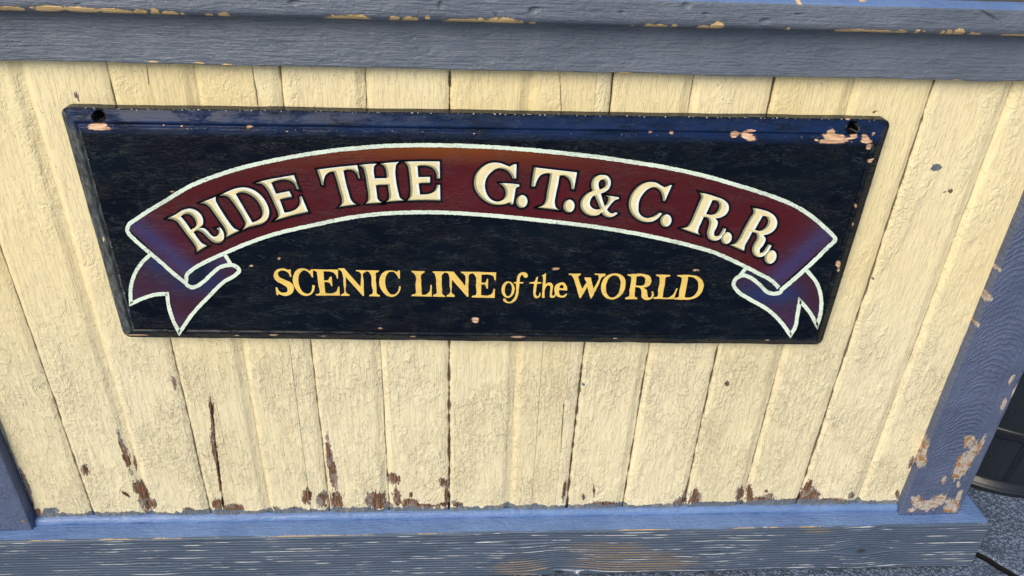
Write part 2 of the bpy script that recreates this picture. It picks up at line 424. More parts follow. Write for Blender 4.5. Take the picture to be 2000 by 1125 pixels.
# ---- beadboard panel: columns follow every seam (S), groove (G) and crack (C)
ZT, ZB = bp(900, 141)[2] + 0.012, CAM_H - 1.192
def zx(px, py):
    p = bp(px, py); return p[0], p[2]
FE = []   # kind, x at top, z top, x at bottom, z bottom, gap half-width top, bottom
def feat(kind, a, b, g0=0.0, g1=0.0, rng=None):
    xa, za = zx(*a); xb, zb = zx(*b); FE.append((kind, xa, za, xb, zb, g0, g1, rng))
feat('S', (-130, 487), (62, 1000), .0008, .0008)
feat('S', (0, 487), (178, 995), .0007, .0013)
feat('G', (34, 121), (290, 990))
feat('S', (205, 125), (409, 995), .0008, .0012)
feat('C', (287, 127), (292, 165), .0004, .0004, 1)
feat('G', (375, 128), (526, 995))
feat('C', (493, 131), (505, 205), .0005, .0006, 1)
feat('S', (545, 131), (643, 995), .0010, .0014)
feat('C', (411, 778), (437, 992), .0012, .0022, 1)
feat('G', (712, 135), (760, 995), .0005, .0007)
feat('S', (878, 140), (877, 995), .0021, .0019)
feat('G', (1036, 145), (995, 990))
feat('C', (1093, 146), (1096, 216), .0005, .0005, 1)
feat('C', (1102, 788), (1095, 885), .0007, .0004, 1)
feat('S', (1198, 150), (1107, 990), .0010, .0023)
feat('G', (1357, 150), (1219, 980), .0003, .0015)
feat('S', (1515, 152), (1339, 975), .0012, .0012)
feat('G', (1672, 154), (1453, 975), .0002, .0010)
feat('S', (1827, 158), (1560, 975), .0013, .0016)
feat('G', (1983, 160), (1677, 975), .0003, .0004)
feat('S', (2140, 162), (1790, 975), .001, .001)
NZ = 410
zz = np.linspace(ZB, ZT, NZ)
curves = []
for i, (k, xa, za, xb, zb, g0, g1, rg) in enumerate(FE):
    t = (zz - zb) / (za - zb)
    if rg: t0 = t; t = np.clip(t, 0, 1)
    x = xb + (xa - xb) * t + noise1(zz, 9, 40 + i, 4) * 0.0011 + noise1(zz, 90, 70 + i, 2) * 0.0005
    w = 0.8 * np.clip(g1 + (g0 - g1) * t, 0, None) * np.clip(1 + noise1(zz, 60, 90 + i, 3) * 1.4, 0.12, 2.2)
    if rg:
        w = w * np.clip(np.minimum(t0 + 0.02, 1.02 - t0) * 25, 0, 1)
        # outside its own length a crack's column just runs parallel to the seams beside it
        mids = [(f[3] + (f[1] - f[3]) * (zz - f[4]) / (f[2] - f[4])) for f in FE if not f[7]]
        zc = (za + zb) / 2; ic = int(np.argmin(abs(zz - zc))); xc = xb + (xa - xb) * 0.5
        near_ = min(mids, key=lambda q: abs(q[ic] - xc))
        fade = np.clip(np.minimum(t0 + 0.1, 1.1 - t0) * 10, 0, 1)
        x = fade * x + (1 - fade) * (near_ + (xc - near_[ic]))
    curves.append((k, x, w))
order = sorted(range(len(curves)), key=lambda i: curves[i][1][200])
curves = [curves[i] for i in order]
cols = []        # (x array, depth array, grime)
def prof_at(x):  # soft depth of all seams/grooves at x arrays
    d = np.zeros(NZ); gr = np.zeros(NZ)
    for k, cx, w in curves:
        a = np.abs(x - cx)
        if k == 'S':
            hw = 0.0075; q = np.clip(1 - a / np.where(x < cx, 0.0115, 0.0080), 0, 1); d = np.maximum(d, 0.0042 * q * (0.6 + 0.4 * q)); gr = np.maximum(gr, np.clip(1 - (a - w) / 0.002, 0, 1) * 0.9)
        elif k == 'G':
            q = np.clip(1 - a / np.where(x < cx, 0.0150, 0.0095), 0, 1); d = np.maximum(d, 0.0062 * (q * (1.6 - 0.6 * q))); gr = np.maximum(gr, 0.55 * np.clip(1 - a / 0.004, 0, 1))
        else:
            gr = np.maximum(gr, 0.8 * np.clip(1 - (a - w) / 0.0015, 0, 1) * (w > 1e-5))
    return d, gr
xl, xr = bp(0, 840)[0] - 0.10, bp(1990, 410)[0] + 0.06
allx = []
for ci in range(len(curves) + 1):
    L = curves[ci - 1][1] + curves[ci - 1][2] if ci > 0 else np.full(NZ, xl)
    Rr = curves[ci][1] - curves[ci][2] if ci < len(curves) else np.full(NZ, xr)
    span = (Rr - L)[200]
    if span <= 0.0005: continue
    offs = [0.0012, 0.0026, 0.0042, 0.006, 0.0078, 0.0105]
    offs = [o for o in offs if o < span * 0.42]
    n = max(2, int((span - 2 * (offs[-1] if offs else 0)) / 0.0035))
    fr = [(0, 0)] + [(0, o) for o in offs]
    mid = list(np.linspace(0, 1, n + 1)); lo = offs[-1] if offs else 0
    row = [(L + o) for _, o in fr] + [L + lo + (Rr - L - 2 * lo) * m for m in mid[1:-1]] + [(Rr - o) for _, o in reversed(fr)]
    bval = np.random.RandomState(300 + ci).uniform(0, 1)
    boff = noise1(np.array([float(ci)]), 3.3, 3)[0] * 0.0012
    for x in row:
        d, gr = prof_at(x)
        allx.append((x, d + boff * 0.6, gr, bval))
    if ci < len(curves):
        k, cx, w = curves[ci]
        dd, gr = prof_at(cx)
        deep = np.where(w > 1e-5, np.clip(w * 9, 0, 0.014), 0.0)
        for s in (-0.9, 0.0, 0.9):
            allx.append((cx + s * w, dd + deep * (1 if s == 0 else 0.8), np.ones(NZ) * (1.0 if k != 'G' else 0.7) * np.clip(w / 0.0004, 0, 1), bval))
X = np.stack([a[0] for a in allx], 1); Dp = np.stack([a[1] for a in allx], 1); GR = np.stack([a[2] for a in allx], 1); BV = np.stack([np.full(NZ, a[3]) for a in allx], 1)
Zg = np.repeat(zz[:, None], X.shape[1], 1)
Dp = Dp + noise2(X, Zg, 14, 9, 4, 3) * 0.0009 + noise2(X, Zg, 90, 60, 5, 3) * 0.00045
PEEL = [(52, 950, 5, 26, -20), (60, 985, 5, 20, -15), (166, 918, 6, 9, -10), (72, 1000, 8, 5),
        (233, 860, 2.5, 16, -12), (246, 893, 4.5, 22, -18), (262, 908, 2, 12, -10), (245, 965, 9, 2.5, 35), (272, 955, 9, 12, -40),
        (283, 975, 9, 24, -15), (297, 985, 9, 8), (340, 748, 3, 10, -10), (372, 998, 12, 5, 10), (388, 1003, 8, 4),
        (416, 800, 2, 10), (418, 872, 4, 22, -8), (414, 815, 3, 34, -6), (428, 930, 2.5, 30, -8), (425, 985, 8, 9), (455, 992, 13, 7), (469, 993, 6, 6), (540, 993, 8, 3),
        (600, 970, 8, 12, 5), (629, 977, 9, 12, 15), (643, 890, 5, 28, -6), (651, 925, 6, 26, -8), (657, 978, 10, 14, -15), (575, 995, 12, 4),
        (733, 975, 16, 12), (728, 980, 11, 10), (768, 936, 10, 8, 30), (775, 972, 7, 14), (803, 982, 14, 6), (803, 966, 3, 4), (745, 988, 20, 4),
        (866, 942, 6, 7), (872, 965, 3, 20), (868, 985, 10, 4), (893, 985, 12, 4, 20), (820, 988, 30, 3),
        (1102, 960, 3, 16, 8), (1160, 960, 2, 10), (1140, 970, 3, 5), (1180, 985, 26, 4), (1328, 980, 11, 6, -15), (1336, 970, 3, 10, 20),
        (1358, 973, 10, 13), (1446, 967, 7, 12, 10), (1465, 965, 5, 14), (1478, 977, 18, 5), (1502, 972, 9, 6, -10), (1497, 960, 3, 3), (1577, 955, 6, 14, 25),
        (1585, 968, 13, 11, 30), (1570, 972, 8, 12, 20), (1545, 978, 20, 3), (1625, 978, 24, 4), (1662, 968, 6, 5), (1398, 984, 40, 3),
        (1753, 965, 3, 8), (1779, 905, 3, 10, 20), (150, 187, 3, 8, -20), (1710, 218, 4, 2, -30), (1856, 373, 4, 3), (1844, 375, 2, 2), (1706, 545, 3, 2), (1420, 750, 4, 4)]
pl = spots(X, Zg, [(p[0], p[1], p[2] * 1.15, p[3] * 1.25) + tuple(p[4:]) for p in PEEL])
bl = spots(X, Zg, [(1828, 327, 11, 7, -10), (100, 998, 16, 7), (1140, 752, 3, 3)])
zrel = (Zg - ZB)
low = np.clip((bp(900, 560)[2] - Zg) / 0.22 + 0.15, 0, 1)
jag = np.clip(1 - (Zg - (bp(900, 990)[2] - 0.0045 + noise1(X, 35, 8, 3) * 0.006 + noise1(X, 190, 18, 3) * 0.005)) / 0.006, -1, 1)
bl = np.maximum(bl, jag)
Dp = Dp + np.clip(pl, 0, 0.2) * 0.003
V = np.stack([X, Dp, Zg], -1).reshape(-1, 3)
bobj('plank_panel', V, grid_faces(NZ, X.shape[1]), CREAM, smooth=True,
     attrs=dict(peel=pl, blue=bl, low=low, board=BV, grime=np.clip(GR * (0.75 + 0.5 * noise2(X, Zg, 40, 25, 9, 3)), 0, 1)))

def swept(name, prof, x0, x1, nx, mats, zfun=None, attrs=None, jag=None, mi=None, peelsets=None, ends=True, ynoise=0.0, seed=1, dents=None):
    """prof: list of (y, z) from bottom back round the front to top back; swept along X"""
    xs = np.linspace(x0, x1, nx); P = np.array(prof); n = len(P)
    X = np.repeat(xs[:, None], n, 1); Yv = np.repeat(P[None, :, 0], nx, 0); Zv = np.repeat(P[None, :, 1], nx, 0).copy()
    if zfun is not None: Zv = Zv + zfun(X)
    if ynoise:
        Yv = Yv + noise2(X, Zv, 25, 80, seed, 3) * ynoise; Zv = Zv + noise2(X, Yv, 30, 60, seed + 1, 3) * ynoise
    if dents: Yv = Yv + np.clip(spots(X, Zv, dents, SY), 0, 0.45) * 0.007 * (Yv < SY + 0.004)
    F = grid_faces(nx, n, True)
    V = np.stack([X, Yv, Zv], -1).reshape(-1, 3)
    A = {k: f(X, Yv, Zv) for k, f in (attrs or {}).items()}
    m = None
    if mi is not None: m = np.tile(np.array(mi), nx - 1)
    if ends:
        F = F.tolist(); F.append([i for i in range(n)]); F.append([(nx - 1) * n + i for i in reversed(range(n))])
        if m is not None: m = np.append(m, [mi[0], mi[0]])
        V = V.tolist()
    o = bobj(name, V, F, mats, attrs=A, mi=m, smooth=False)
    sm = np.ones(len(o.data.polygons), dtype=bool)
    if ends: sm[-2:] = False
    o.data.polygons.foreach_set('use_smooth', sm)
    return o

# ---- rail above the planks
RZ0 = bp(1000, 141, -0.018)[2]
zl, zr_ = bp(0, 118, -0.018)[2], bp(2000, 160, -0.018)[2]
def rprof():
    P = [(-0.0005, RZ0 + 0.0005), (-0.0165, RZ0), (-0.0178, RZ0 + 0.0008), (-0.018, RZ0 + 0.0025)]
    P += [(-0.018, RZ0 + 0.0025 + k * 0.003) for k in range(1, 34)] + [(0.0, RZ0 + 0.11)]
    return P
RAILP = [(440, 126, 12, 1.5), (1220, 142, 14, 2), (1560, 152, 16, 1.8), (1870, 157, 10, 2), (1980, 160, 40, 2), (1480, 151, 4, 1.5), (390, 123, 14, 1.2), (300, 121, 8, 1), (700, 134, 6, 1), (1090, 140, 5, 1.2), (1650, 154, 5, 1.2), (1750, 155, 9, 1.3)]
swept('top_rail', rprof(), -1.25, 1.12, 640, GREY_H, zfun=lambda X: (zl + (zr_ - zl) * (X + .63) / 1.44) - RZ0 + noise1(X, 12, 21, 4) * 0.0014,
      attrs=dict(peel=lambda X, Y, Z: spots(X, Z, RAILP, -0.018)), ynoise=0.0005, seed=31)

# ---- shelf edge moulding
SY = -0.052
sb = [bp(0, 24, SY)[2], bp(2000, 74, SY)[2]]
st = [bp(1300, 2, SY)[2], bp(2000, 19, SY)[2]]
slope = (sb[1] - sb[0]) / (bp(2000, 74, SY)[0] - bp(0, 24, SY)[0])
slope_x0 = slope * bp(0, 24, SY)[0]
SB = sb[0] - slope_x0 + 0.000; ST = st[1] - slope * bp(2000, 19, SY)[0]
P = [(-0.010, SB + 0.004), (-0.034, SB)]
for k in range(0, 10):
    a = math.pi / 2 * k / 9; P.append((SY + 0.013 - math.sin(a) * 0.013, SB + 0.013 - math.cos(a) * 0.013))
hz = ST - 0.003 - (SB + 0.013)
P += [(SY, SB + 0.013 + hz * k / 26) for k in range(1, 27)]
DENTS = [(1043, 20, 13, 7, -15), (1341, 11, 11, 7, -10), (1493, 41, 12, 5, -10), (860, 10, 5, 9), (1215, 24, 7, 4), (970, 33, 16, 2, 60), (1930, 30, 26, 4, 32), (1378, 27, 6, 3), (575, 5, 14, 6), (150, 9, 10, 3), (1560, 28, 10, 3)]
P += [(SY + 0.0012, ST - 0.0008), (SY + 0.003, ST), (SY + 0.012, ST + 0.0035), (SY + 0.022, ST + 0.006), (SY + 0.0235, ST + 0.0062), (0.05, ST + 0.006), (0.36, ST + 0.006)]
SHP = [(20, 17, 22, 4, 4), (95, 15.5, 34, 4.5, 2), (160, 18.5, 36, 4, 3), (225, 22, 32, 4.5, 5), (274, 23, 11, 4), (302, 23, 10, 6), (333, 26, 16, 4), (356, 27, 4, 2), (408, 29, 8, 2.5), (437, 29, 11, 4), (668, 34.5, 30, 3), (650, 30, 3, 2),
       (688, 34.5, 32, 4.5), (771, 35.5, 9, 3.5), (802, 38, 16, 4.5), (835, 34, 4.5, 3), (910, 42, 36, 4), (938, 36, 5, 2), (983, 41, 25, 5.5), (1018, 44, 5, 3), (1041, 46, 6, 2.5), (1236, 51.5, 5, 2), (1267, 50, 8, 3), (1290, 52.5, 15, 3.5), (1318, 50, 5, 3),
       (1376, 53, 12, 4), (1399, 51, 13, 7), (1540, 57, 3.5, 3), (1638, 61, 5, 2), (1670, 59, 28, 2), (1712, 62, 30, 3), (1762, 62, 9, 3), (1792, 60, 5, 3), (1805, 61, 3, 2), (1842, 62, 4, 2.5), (1854, 63, 6, 4, 20), (1874, 63, 11, 6), (1899, 66, 4, 3), (1911, 67, 7, 2.5), (1985, 69, 25, 2),
       (1563, 4, 6, 3.5), (1691, 6, 8, 1.2), (1778, 10, 40, 1.0)]
SHP = [(p[0], p[1], p[2] * 1.1, p[3] * 1.35) + tuple(p[4:]) for p in SHP]
def sh_peel(X, Y, Z):
    return np.where(Z < SB + 0.016 + slope * X, spots(X, np.maximum(Z, SB + 0.003 + slope * X), SHP, SY + 0.003), spots(X, Z, SHP, SY))
ob = swept('shelf_edge', P, -1.3, 1.17, 1250, [GREY_H, NAVY, GREY_SKYLIT], zfun=lambda X: slope * X, attrs=dict(peel=sh_peel), ynoise=0.0006, seed=51,
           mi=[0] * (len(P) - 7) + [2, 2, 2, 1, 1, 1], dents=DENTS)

# ---- posts
def post(x0, x1, y1, z0, z1, spots_px, seed, label=None):
    """square-edged board standing on the sill: fine front grid plus side faces"""
    nx, nz = 62, 330
    r = 0.0015
    us = [(x0, 0.0), (x0, y1 + r), (x0 + r * .3, y1 + r * .3), (x0 + r, y1)] + [(x0 + r + (x1 - x0 - 2 * r) * k / (nx - 1), y1) for k in range(1, nx - 1)] + [(x1 - r, y1), (x1 - r * .3, y1 + r * .3), (x1, y1 + r), (x1, 0.02)]
    U = np.array(us); zs = np.linspace(z0, z1, nz)
    X = np.repeat(U[None, :, 0], nz, 0); Y = np.repeat(U[None, :, 1], nz, 0).copy(); Z = np.repeat(zs[:, None], len(U), 1)
    X = X + noise1(Z, 30, seed, 3) * 0.0008; Y[:, 1:-1] += (noise2(X, Z, 40, 12, seed + 3, 3) * 0.0007)[:, 1:-1]
    V = np.stack([X, Y, Z], -1).reshape(-1, 3)
    pk = spots(X, Z, spots_px, y1)
    gr = 0.55 * Z + 9.0 * (X - (x0 + x1) / 2 + noise1(Z, 5, seed + 9, 2) * 0.02) ** 2 * (1 + 0.3 * noise1(Z, 3, seed + 8, 2)) + noise2(X, Z, 15, 8, seed + 5, 2) * 0.004
    F = grid_faces(nz, len(U)).tolist()
    F.append(list(range(len(U)))[::-1])
    o = bobj('post', V, F, GREY_V, smooth=False, attrs=dict(peel=pk, grain=gr))
    sm = np.ones(len(F), dtype=bool); sm[-1] = False; o.data.polygons.foreach_set('use_smooth', sm)
    if label: o['label'] = label
    return o
SILL_Z = CAM_H - 1.1945
PY = -0.019
RP = [(1840, 745, 6, 26, 20), (1857, 722, 12, 14, 25), (1848, 765, 4, 12, 15), (1835, 790, 3, 10, 15), (1808, 870, 6, 26, 14), (1798, 900, 11, 13, 25), (1811, 850, 4, 14, 10), (1893, 862, 10, 13, 25), (1932, 583, 5, 8, 20), (1954, 529, 3, 4), (1911, 635, 3, 4), (1960, 790, 4, 14, 25), (1985, 760, 4, 20, 35), (1975, 742, 3, 12, 30),
      (1880, 910, 13, 28, 28), (1897, 890, 8, 26, 25), (1915, 870, 4, 22, 22), (1868, 925, 5, 14, 20), (1843, 938, 4, 9, 20), (1785, 974, 6, 6), (1790, 980, 10, 12, 0), (1812, 986, 24, 10, -8), (1838, 976, 13, 10, -25), (1780, 996, 7, 4), (1860, 988, 12, 12, 10), (1873, 970, 6, 14, 20), (1850, 995, 8, 6), (1872, 945, 4, 6), (1955, 845, 3, 10, 20)]
post(bp(1745, 990)[0] + 0.004, bp(1872, 1001, PY)[0], PY, SILL_Z - 0.001, 1.08, RP, 61, 'right post, blue-grey and badly chipped at its foot')
post(bp(68, 1010)[0] - 0.19, bp(68, 1010)[0] + 0.0005, PY, SILL_Z - 0.001, 1.08, [(45, 1018, 3, 2)], 64, 'left post, mostly outside the picture')

# ---- bead where planks meet the sill
zb_ = SILL_Z
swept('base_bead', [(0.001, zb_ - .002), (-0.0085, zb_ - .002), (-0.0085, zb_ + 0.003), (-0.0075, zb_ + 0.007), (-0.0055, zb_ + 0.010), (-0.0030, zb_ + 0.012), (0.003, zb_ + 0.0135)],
      bp(68, 1010)[0] + 0.001, bp(1745, 990)[0] + 0.003, 500, GREY_SKYLIT, zfun=lambda X: noise1(X, 30, 23, 4) * 0.0016, attrs=dict(peel=lambda X, Y, Z: np.full(X.shape, -1.0)), ynoise=0.0008, seed=71, ends=False)

# ---- sill: top ledge and grained front board, both with a mitred return
SFY = -0.0475
SX1 = bp(1934, 1026, SFY)[0]
SFZ = bp(1000, 1041, SFY)[2]
SBZ = bp(1000, 1124, SFY)[2]
def ledge():
    # closed plan: front run and the return round the corner, top slopes down to the front
    V, F, pk = [], [], []
    n = 420; m = 12
    xi = bp(1872, 1001, PY)[0] + 0.0015
    for i in range(n):
        t = i / (n - 1)
        for j in range(m):
            s = j / (m - 1)
            yb = 0.002; y = yb + (SFY + 0.001 - yb) * s
            xe = -1.25 + (SX1 + 1.25 - 0.001 - (SX1 - xi) * (1 - s) * 1.0) * t
            z = SILL_Z + (SFZ - SILL_Z) * s
            V.append((xe, y, z))
    F = grid_faces(n, m, False).tolist()
    base = len(V)
    k = 60
    for i in range(k):
        t = i / (k - 1)
        for j in range(m):
            s = j / (m - 1)
            y0 = 0.002 + (SFY + 0.001 - 0.002) * s
            V.append((xi + (SX1 - 0.001 - xi) * s + 0.0, y0 + (0.6 - y0) * t, SILL_Z + (SFZ - SILL_Z) * s))
    F += [[base + a for a in f] for f in grid_faces(k, m, False).tolist()]
    V = np.array(V)
    V[:, 2] += noise2(V[:, 0], V[:, 1], 30, 60, 77, 3) * 0.0006
    F = [f[::-1] for f in F]
    pk = np.where((V[:, 1] < SFY + 0.003) & (V[:, 1] > SFY - 0.002), noise1(V[:, 0], 9, 78, 3) * 1.4 + 0.30 + np.where(abs(V[:, 0] - 0.1) < 1.2, 0, -1), -1.0)
    o = bobj('sill_ledge', V, F, GREY_SKYLIT, smooth=True, attrs=dict(peel=pk)); return o
ledge()
def sill_front():
    nx, nz = 900, 64
    xs = np.linspace(-1.25, SX1, nx)
    prof = [(SFY + 0.004, SFZ + 0.0004), (SFY + 0.001, SFZ - 0.0001), (SFY, SFZ - 0.0015)]
    zs = np.linspace(SFZ - 0.0015, SBZ, nz)
    prof += [(SFY, z) for z in zs[1:]] + [(SFY + 0.03, SBZ)]
    P = np.array(prof)
    # front run then the return along +Y
    nr = 60
    ys = np.linspace(SFY + 0.02, 0.6, nr)
    X = np.repeat(xs[:, None], len(P), 1); Y = np.repeat(P[None, :, 0], nx, 0).copy(); Z = np.repeat(P[None, :, 1], nx, 0).copy()
    kn = [(1092, 1117, 0.016, 1.0), (1150, 1122, 0.010, 0.6), (1682, 1076, 0.016, 0.9), (1004, 1062, 0.02, 0.3), (300, 1103, 0.012, 0.3), (1400, 1078, 0.015, 0.35)]
    gz = Z + 0.0; knot = np.zeros(X.shape)
    for (kx, ky, r, w) in kn:
        c = bp(kx, ky, SFY); dx = (X - c[0]) / (r * 3.6); dz = (Z - c[2]) / (r * 1.0)
        q = np.exp(-(dx * dx)) ; side = np.tanh(dz * 1.2)
        gz = gz - w * r * 1.3 * q * side * np.exp(-np.abs(dz) * 0.35)
        knot = np.maximum(knot, np.clip(1.15 - np.sqrt(((X - c[0]) / (r * 0.75)) ** 2 + ((Z - c[2]) / (r * 0.5)) ** 2), 0, 1) * w)
    gz = gz + noise2(X, Z, 1.6, 5, 88, 2) * 0.0035
    endj = (noise2(Z * 3, Z, 40, 60, 89, 3) * 0.0015)
    X = np.where(X > SX1 - 0.003, X + endj, X)
    Z = Z + noise1(X, 8, 91, 3) * 0.0008
    pk = spots(X, Z, [(1240, 1098, 130, 26), (1020, 1110, 60, 20), (1180, 1070, 90, 12), (1600, 1036, 40, 6)], SFY)
    V = np.stack([X, Y, Z], -1).reshape(-1, 3); F = grid_faces(nx, len(P), False)
    nb = len(V)
    X2 = np.full((nr, len(P)), SX1); Y2 = np.repeat(ys[:, None], len(P), 1); Z2 = np.repeat(P[None, :, 1], nr, 0)
    Y2[0, :] = P[:, 0]; 
    V2 = np.stack([X2, Y2, Z2], -1).reshape(-1, 3)
    V2[:len(P)] = V[(nx - 1) * len(P):]
    F2 = grid_faces(nr, len(P), False) + nb
    VV = np.concatenate([V, V2]); FF = np.concatenate([F, F2])
    gr2 = Z2; A = dict(grain=np.concatenate([gz.ravel(), gr2.ravel()]), knot=np.concatenate([knot.ravel(), np.zeros(Z2.size)]), peel=np.concatenate([pk.ravel(), np.full(Z2.size, -1.0)]))
    bobj('sill_front', VV, FF, SILLF, smooth=True, attrs=A)
sill_front()

# ---- body of the booth behind: return side, shelf back, and an added unseen wall
def box(name, x0, x1, y0, y1, z0, z1, mat, label=None):
    V = [(x, y, z) for x in (x0, x1) for y in (y0, y1) for z in (z0, z1)]
    F = [[0, 1, 3, 2], [4, 6, 7, 5], [0, 4, 5, 1], [2, 3, 7, 6], [0, 2, 6, 4], [1, 5, 7, 3]]
    o = bobj(name, V, F, mat)
    if label: o['label'] = label
    return o
box('inner_frame', -1.24, bp(1872, 1001, PY)[0] - 0.014, 0.021, 0.60, 0.03, 1.12, GAP)
PLAIN = mat_simple('cream_end_paint', (0.80, 0.68, 0.40), 0.5, (200, 200, 12), 0.001)
xe = bp(1872, 1001, PY)[0]
box('end_panel', xe - 0.013, xe - 0.002, 0.0205, 0.60, 0.03, 1.12, PLAIN)
box('end_panel', -1.25, bp(68, 1010)[0] - 0.192, 0.004, 0.0195, 0.14, 1.08, PLAIN)
box('added_screen_wall', -1.8, 2.6, 1.15, 1.27, 0.0, 2.3, mat_simple('added_wall_paint', (0.30, 0.26, 0.18), 0.6))  # unseen wall added for shade, screens the sky behind the booth

# ------------------------------------------------------------------ sign
RIMY, FACEY = -0.0175, -0.0310
c_tl, c_tr, c_br, c_bl = (bp(117, 209, RIMY), bp(1741, 233, RIMY), bp(1604, 673, RIMY), bp(243, 658, RIMY))
sc = (c_tl + c_tr + c_br + c_bl) / 4
sign = empty('wooden_sign', (sc[0], 0.0, c_bl[2]))
SL = (sc[0], 0.0, c_bl[2])
tag(sign, 'long black wooden sign with a maroon ribbon and painted lettering, fixed to cream planks', 'sign')
W_ = np.linalg.norm(c_tr - c_tl); H_ = np.linalg.norm(c_tl - c_bl)
edge = [0, .0004, .001, .002] + [.002 + .0014 * k for k in range(1, 29)]
def axis(L):
    e = np.array(edge); n = int((L - 2 * e[-1]) / 0.0028)
    mid = np.linspace(e[-1], L - e[-1], n + 1)[1:-1]
    return np.concatenate([e, mid, (L - e)[::-1]])
ax, az = axis(W_), axis(H_)
A_, B_ = np.meshgrid(ax, az)            # A along x, B from top down
dx = np.minimum(A_, W_ - A_); dz = np.minimum(B_, H_ - B_); dmin = np.minimum(dx, dz)
# rounded corners
r = 0.012
ca = np.where(A_ < W_ / 2, r, W_ - r); cb = np.where(B_ < H_ / 2, r, H_ - r)
inr = (dx < r) & (dz < r)
ra = A_ - ca; rb = B_ - cb; mx = np.maximum(np.abs(ra), np.abs(rb)); l2 = np.sqrt(ra ** 2 + rb ** 2) + 1e-12
A2 = np.where(inr, ca + ra * mx / l2, A_); B2 = np.where(inr, cb + rb * mx / l2, B_)
pd = np.array([0, .0006, .0018, .004, .010, .0165, .0185, .0200, .0222, .0236, .0246, .027, .033, .040, .05])
ph = np.array([.0, .0014, .0022, .0032, .0066, .0098, .0098, .0070, .0066, .0082, .0110, .0116, .0129, .0135, .0135])
hgt = np.interp(dmin, pd, ph)
wob = noise2(A_, B_, 25, 60, 14, 3)
hgt = hgt + wob * 0.0003
uu = A2 / W_; vv = B2 / H_
PX = (1 - vv)[..., None] * ((1 - uu)[..., None] * c_tl + uu[..., None] * c_tr) + vv[..., None] * ((1 - uu)[..., None] * c_bl + uu[..., None] * c_br)
PX[..., 1] = RIMY - hgt
outer = np.clip(1 - dmin / 0.001, 0, 1)
PX[..., 0] += noise2(A_, B_, 20, 20, 15, 3) * 0.0006 * (dmin < .03); PX[..., 2] += noise2(A_, B_, 22, 22, 16, 4) * 0.0012 * (dmin < .004)
hole = np.zeros(PX.shape[:2])
# bolt holes: snap a ring of vertices to the rim, sink the inside
for (hx, hy, hr) in ((194, 227, 0.0082), (1664, 249, 0.0088)):
    hc = bp(hx, hy, RIMY - 0.005)
    ddx = PX[..., 0] - hc[0]; ddz = PX[..., 2] - hc[2]; rr = np.sqrt(ddx ** 2 + ddz ** 2)
    near = (rr > hr * 0.80) & (rr < hr * 1.22)
    k = np.where(near, hr / np.maximum(rr, 1e-9), 1)
    PX[..., 0] = hc[0] + ddx * k; PX[..., 2] = hc[2] + ddz * k
    PX[..., 1] = np.where(rr <= hr * 0.80, -0.002, PX[..., 1]); hole = np.maximum(hole, (rr <= hr * 1.22) * 1.0)
SCH = [(189, 248, 17, 4.5), (198, 252, 19, 3), (192, 244, 9, 2.5), (485, 250, 6, 2.5), (352, 249, 3, 1.6), (316, 247, 2, 2), (1272, 260, 4, 2.5), (1313, 262, 5, 3), (1437, 264, 9, 5, -5), (1464, 269, 14, 6, 10), (1468, 257, 10, 2.5), (1456, 263, 4, 5),
       (1626, 262, 8, 9), (1632, 270, 24, 6), (1628, 276, 26, 5), (1657, 272, 12, 2), (1670, 268, 8, 3.5, -12), (1692, 272, 7, 7, 20), (1695, 277, 11, 3), (1700, 287, 7, 6), (1709, 264, 3.5, 4), (1704, 315, 7, 3, -30), (1595, 274, 4, 2), (1706, 236, 5, 2), (1663, 237, 4, 2),
       (929, 625, 7, 5), (742, 642, 5, 2), (264, 660, 20, 2.5), (533, 658, 9, 2.5), (630, 661, 5, 2), (1012, 661, 12, 2.5), (806, 661, 5, 1.5), (1640, 518, 4, 6, 15), (1640, 530, 3, 3), (337, 375, 6, 1.8), (545, 505, 3, 2.5), (491, 519, 4, 2), (200, 470, 2, 5), (1085, 525, 8, 2), (1360, 528, 8, 2), (925, 262, 2, 1.5), (560, 258, 2, 2),
       (1674, 405, 2, 4), (1668, 440, 2, 4), (1202, 664, 4, 1.5), (1500, 668, 5, 1.5), (460, 660, 4, 1.5)]
spk = np.maximum(spots(PX[..., 0], PX[..., 2], SCH, FACEY), -1)
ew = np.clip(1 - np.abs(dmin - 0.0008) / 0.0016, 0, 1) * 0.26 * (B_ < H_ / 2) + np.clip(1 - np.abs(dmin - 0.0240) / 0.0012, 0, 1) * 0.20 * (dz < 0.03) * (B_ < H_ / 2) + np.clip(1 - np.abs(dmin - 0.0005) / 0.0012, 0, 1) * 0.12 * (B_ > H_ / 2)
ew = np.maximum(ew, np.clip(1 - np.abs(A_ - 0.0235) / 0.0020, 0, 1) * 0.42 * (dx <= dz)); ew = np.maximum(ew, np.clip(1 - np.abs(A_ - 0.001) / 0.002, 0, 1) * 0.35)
sky_sheen = np.interp(B_, [0, .001, .003, .020, .023, .028, .036], [0.1, .3, .6, .95, .8, .55, 0]) * np.clip((dx - 0.004) / 0.006, 0, 1)  # blue sky reflection painted onto the top bevel, fading into the face
swr = ((dx <= dz) & (A_ < 0.0235)).astype(float)
nr_, nc_ = A_.shape
V = PX.reshape(-1, 3); F = grid_faces(nr_, nc_, True)
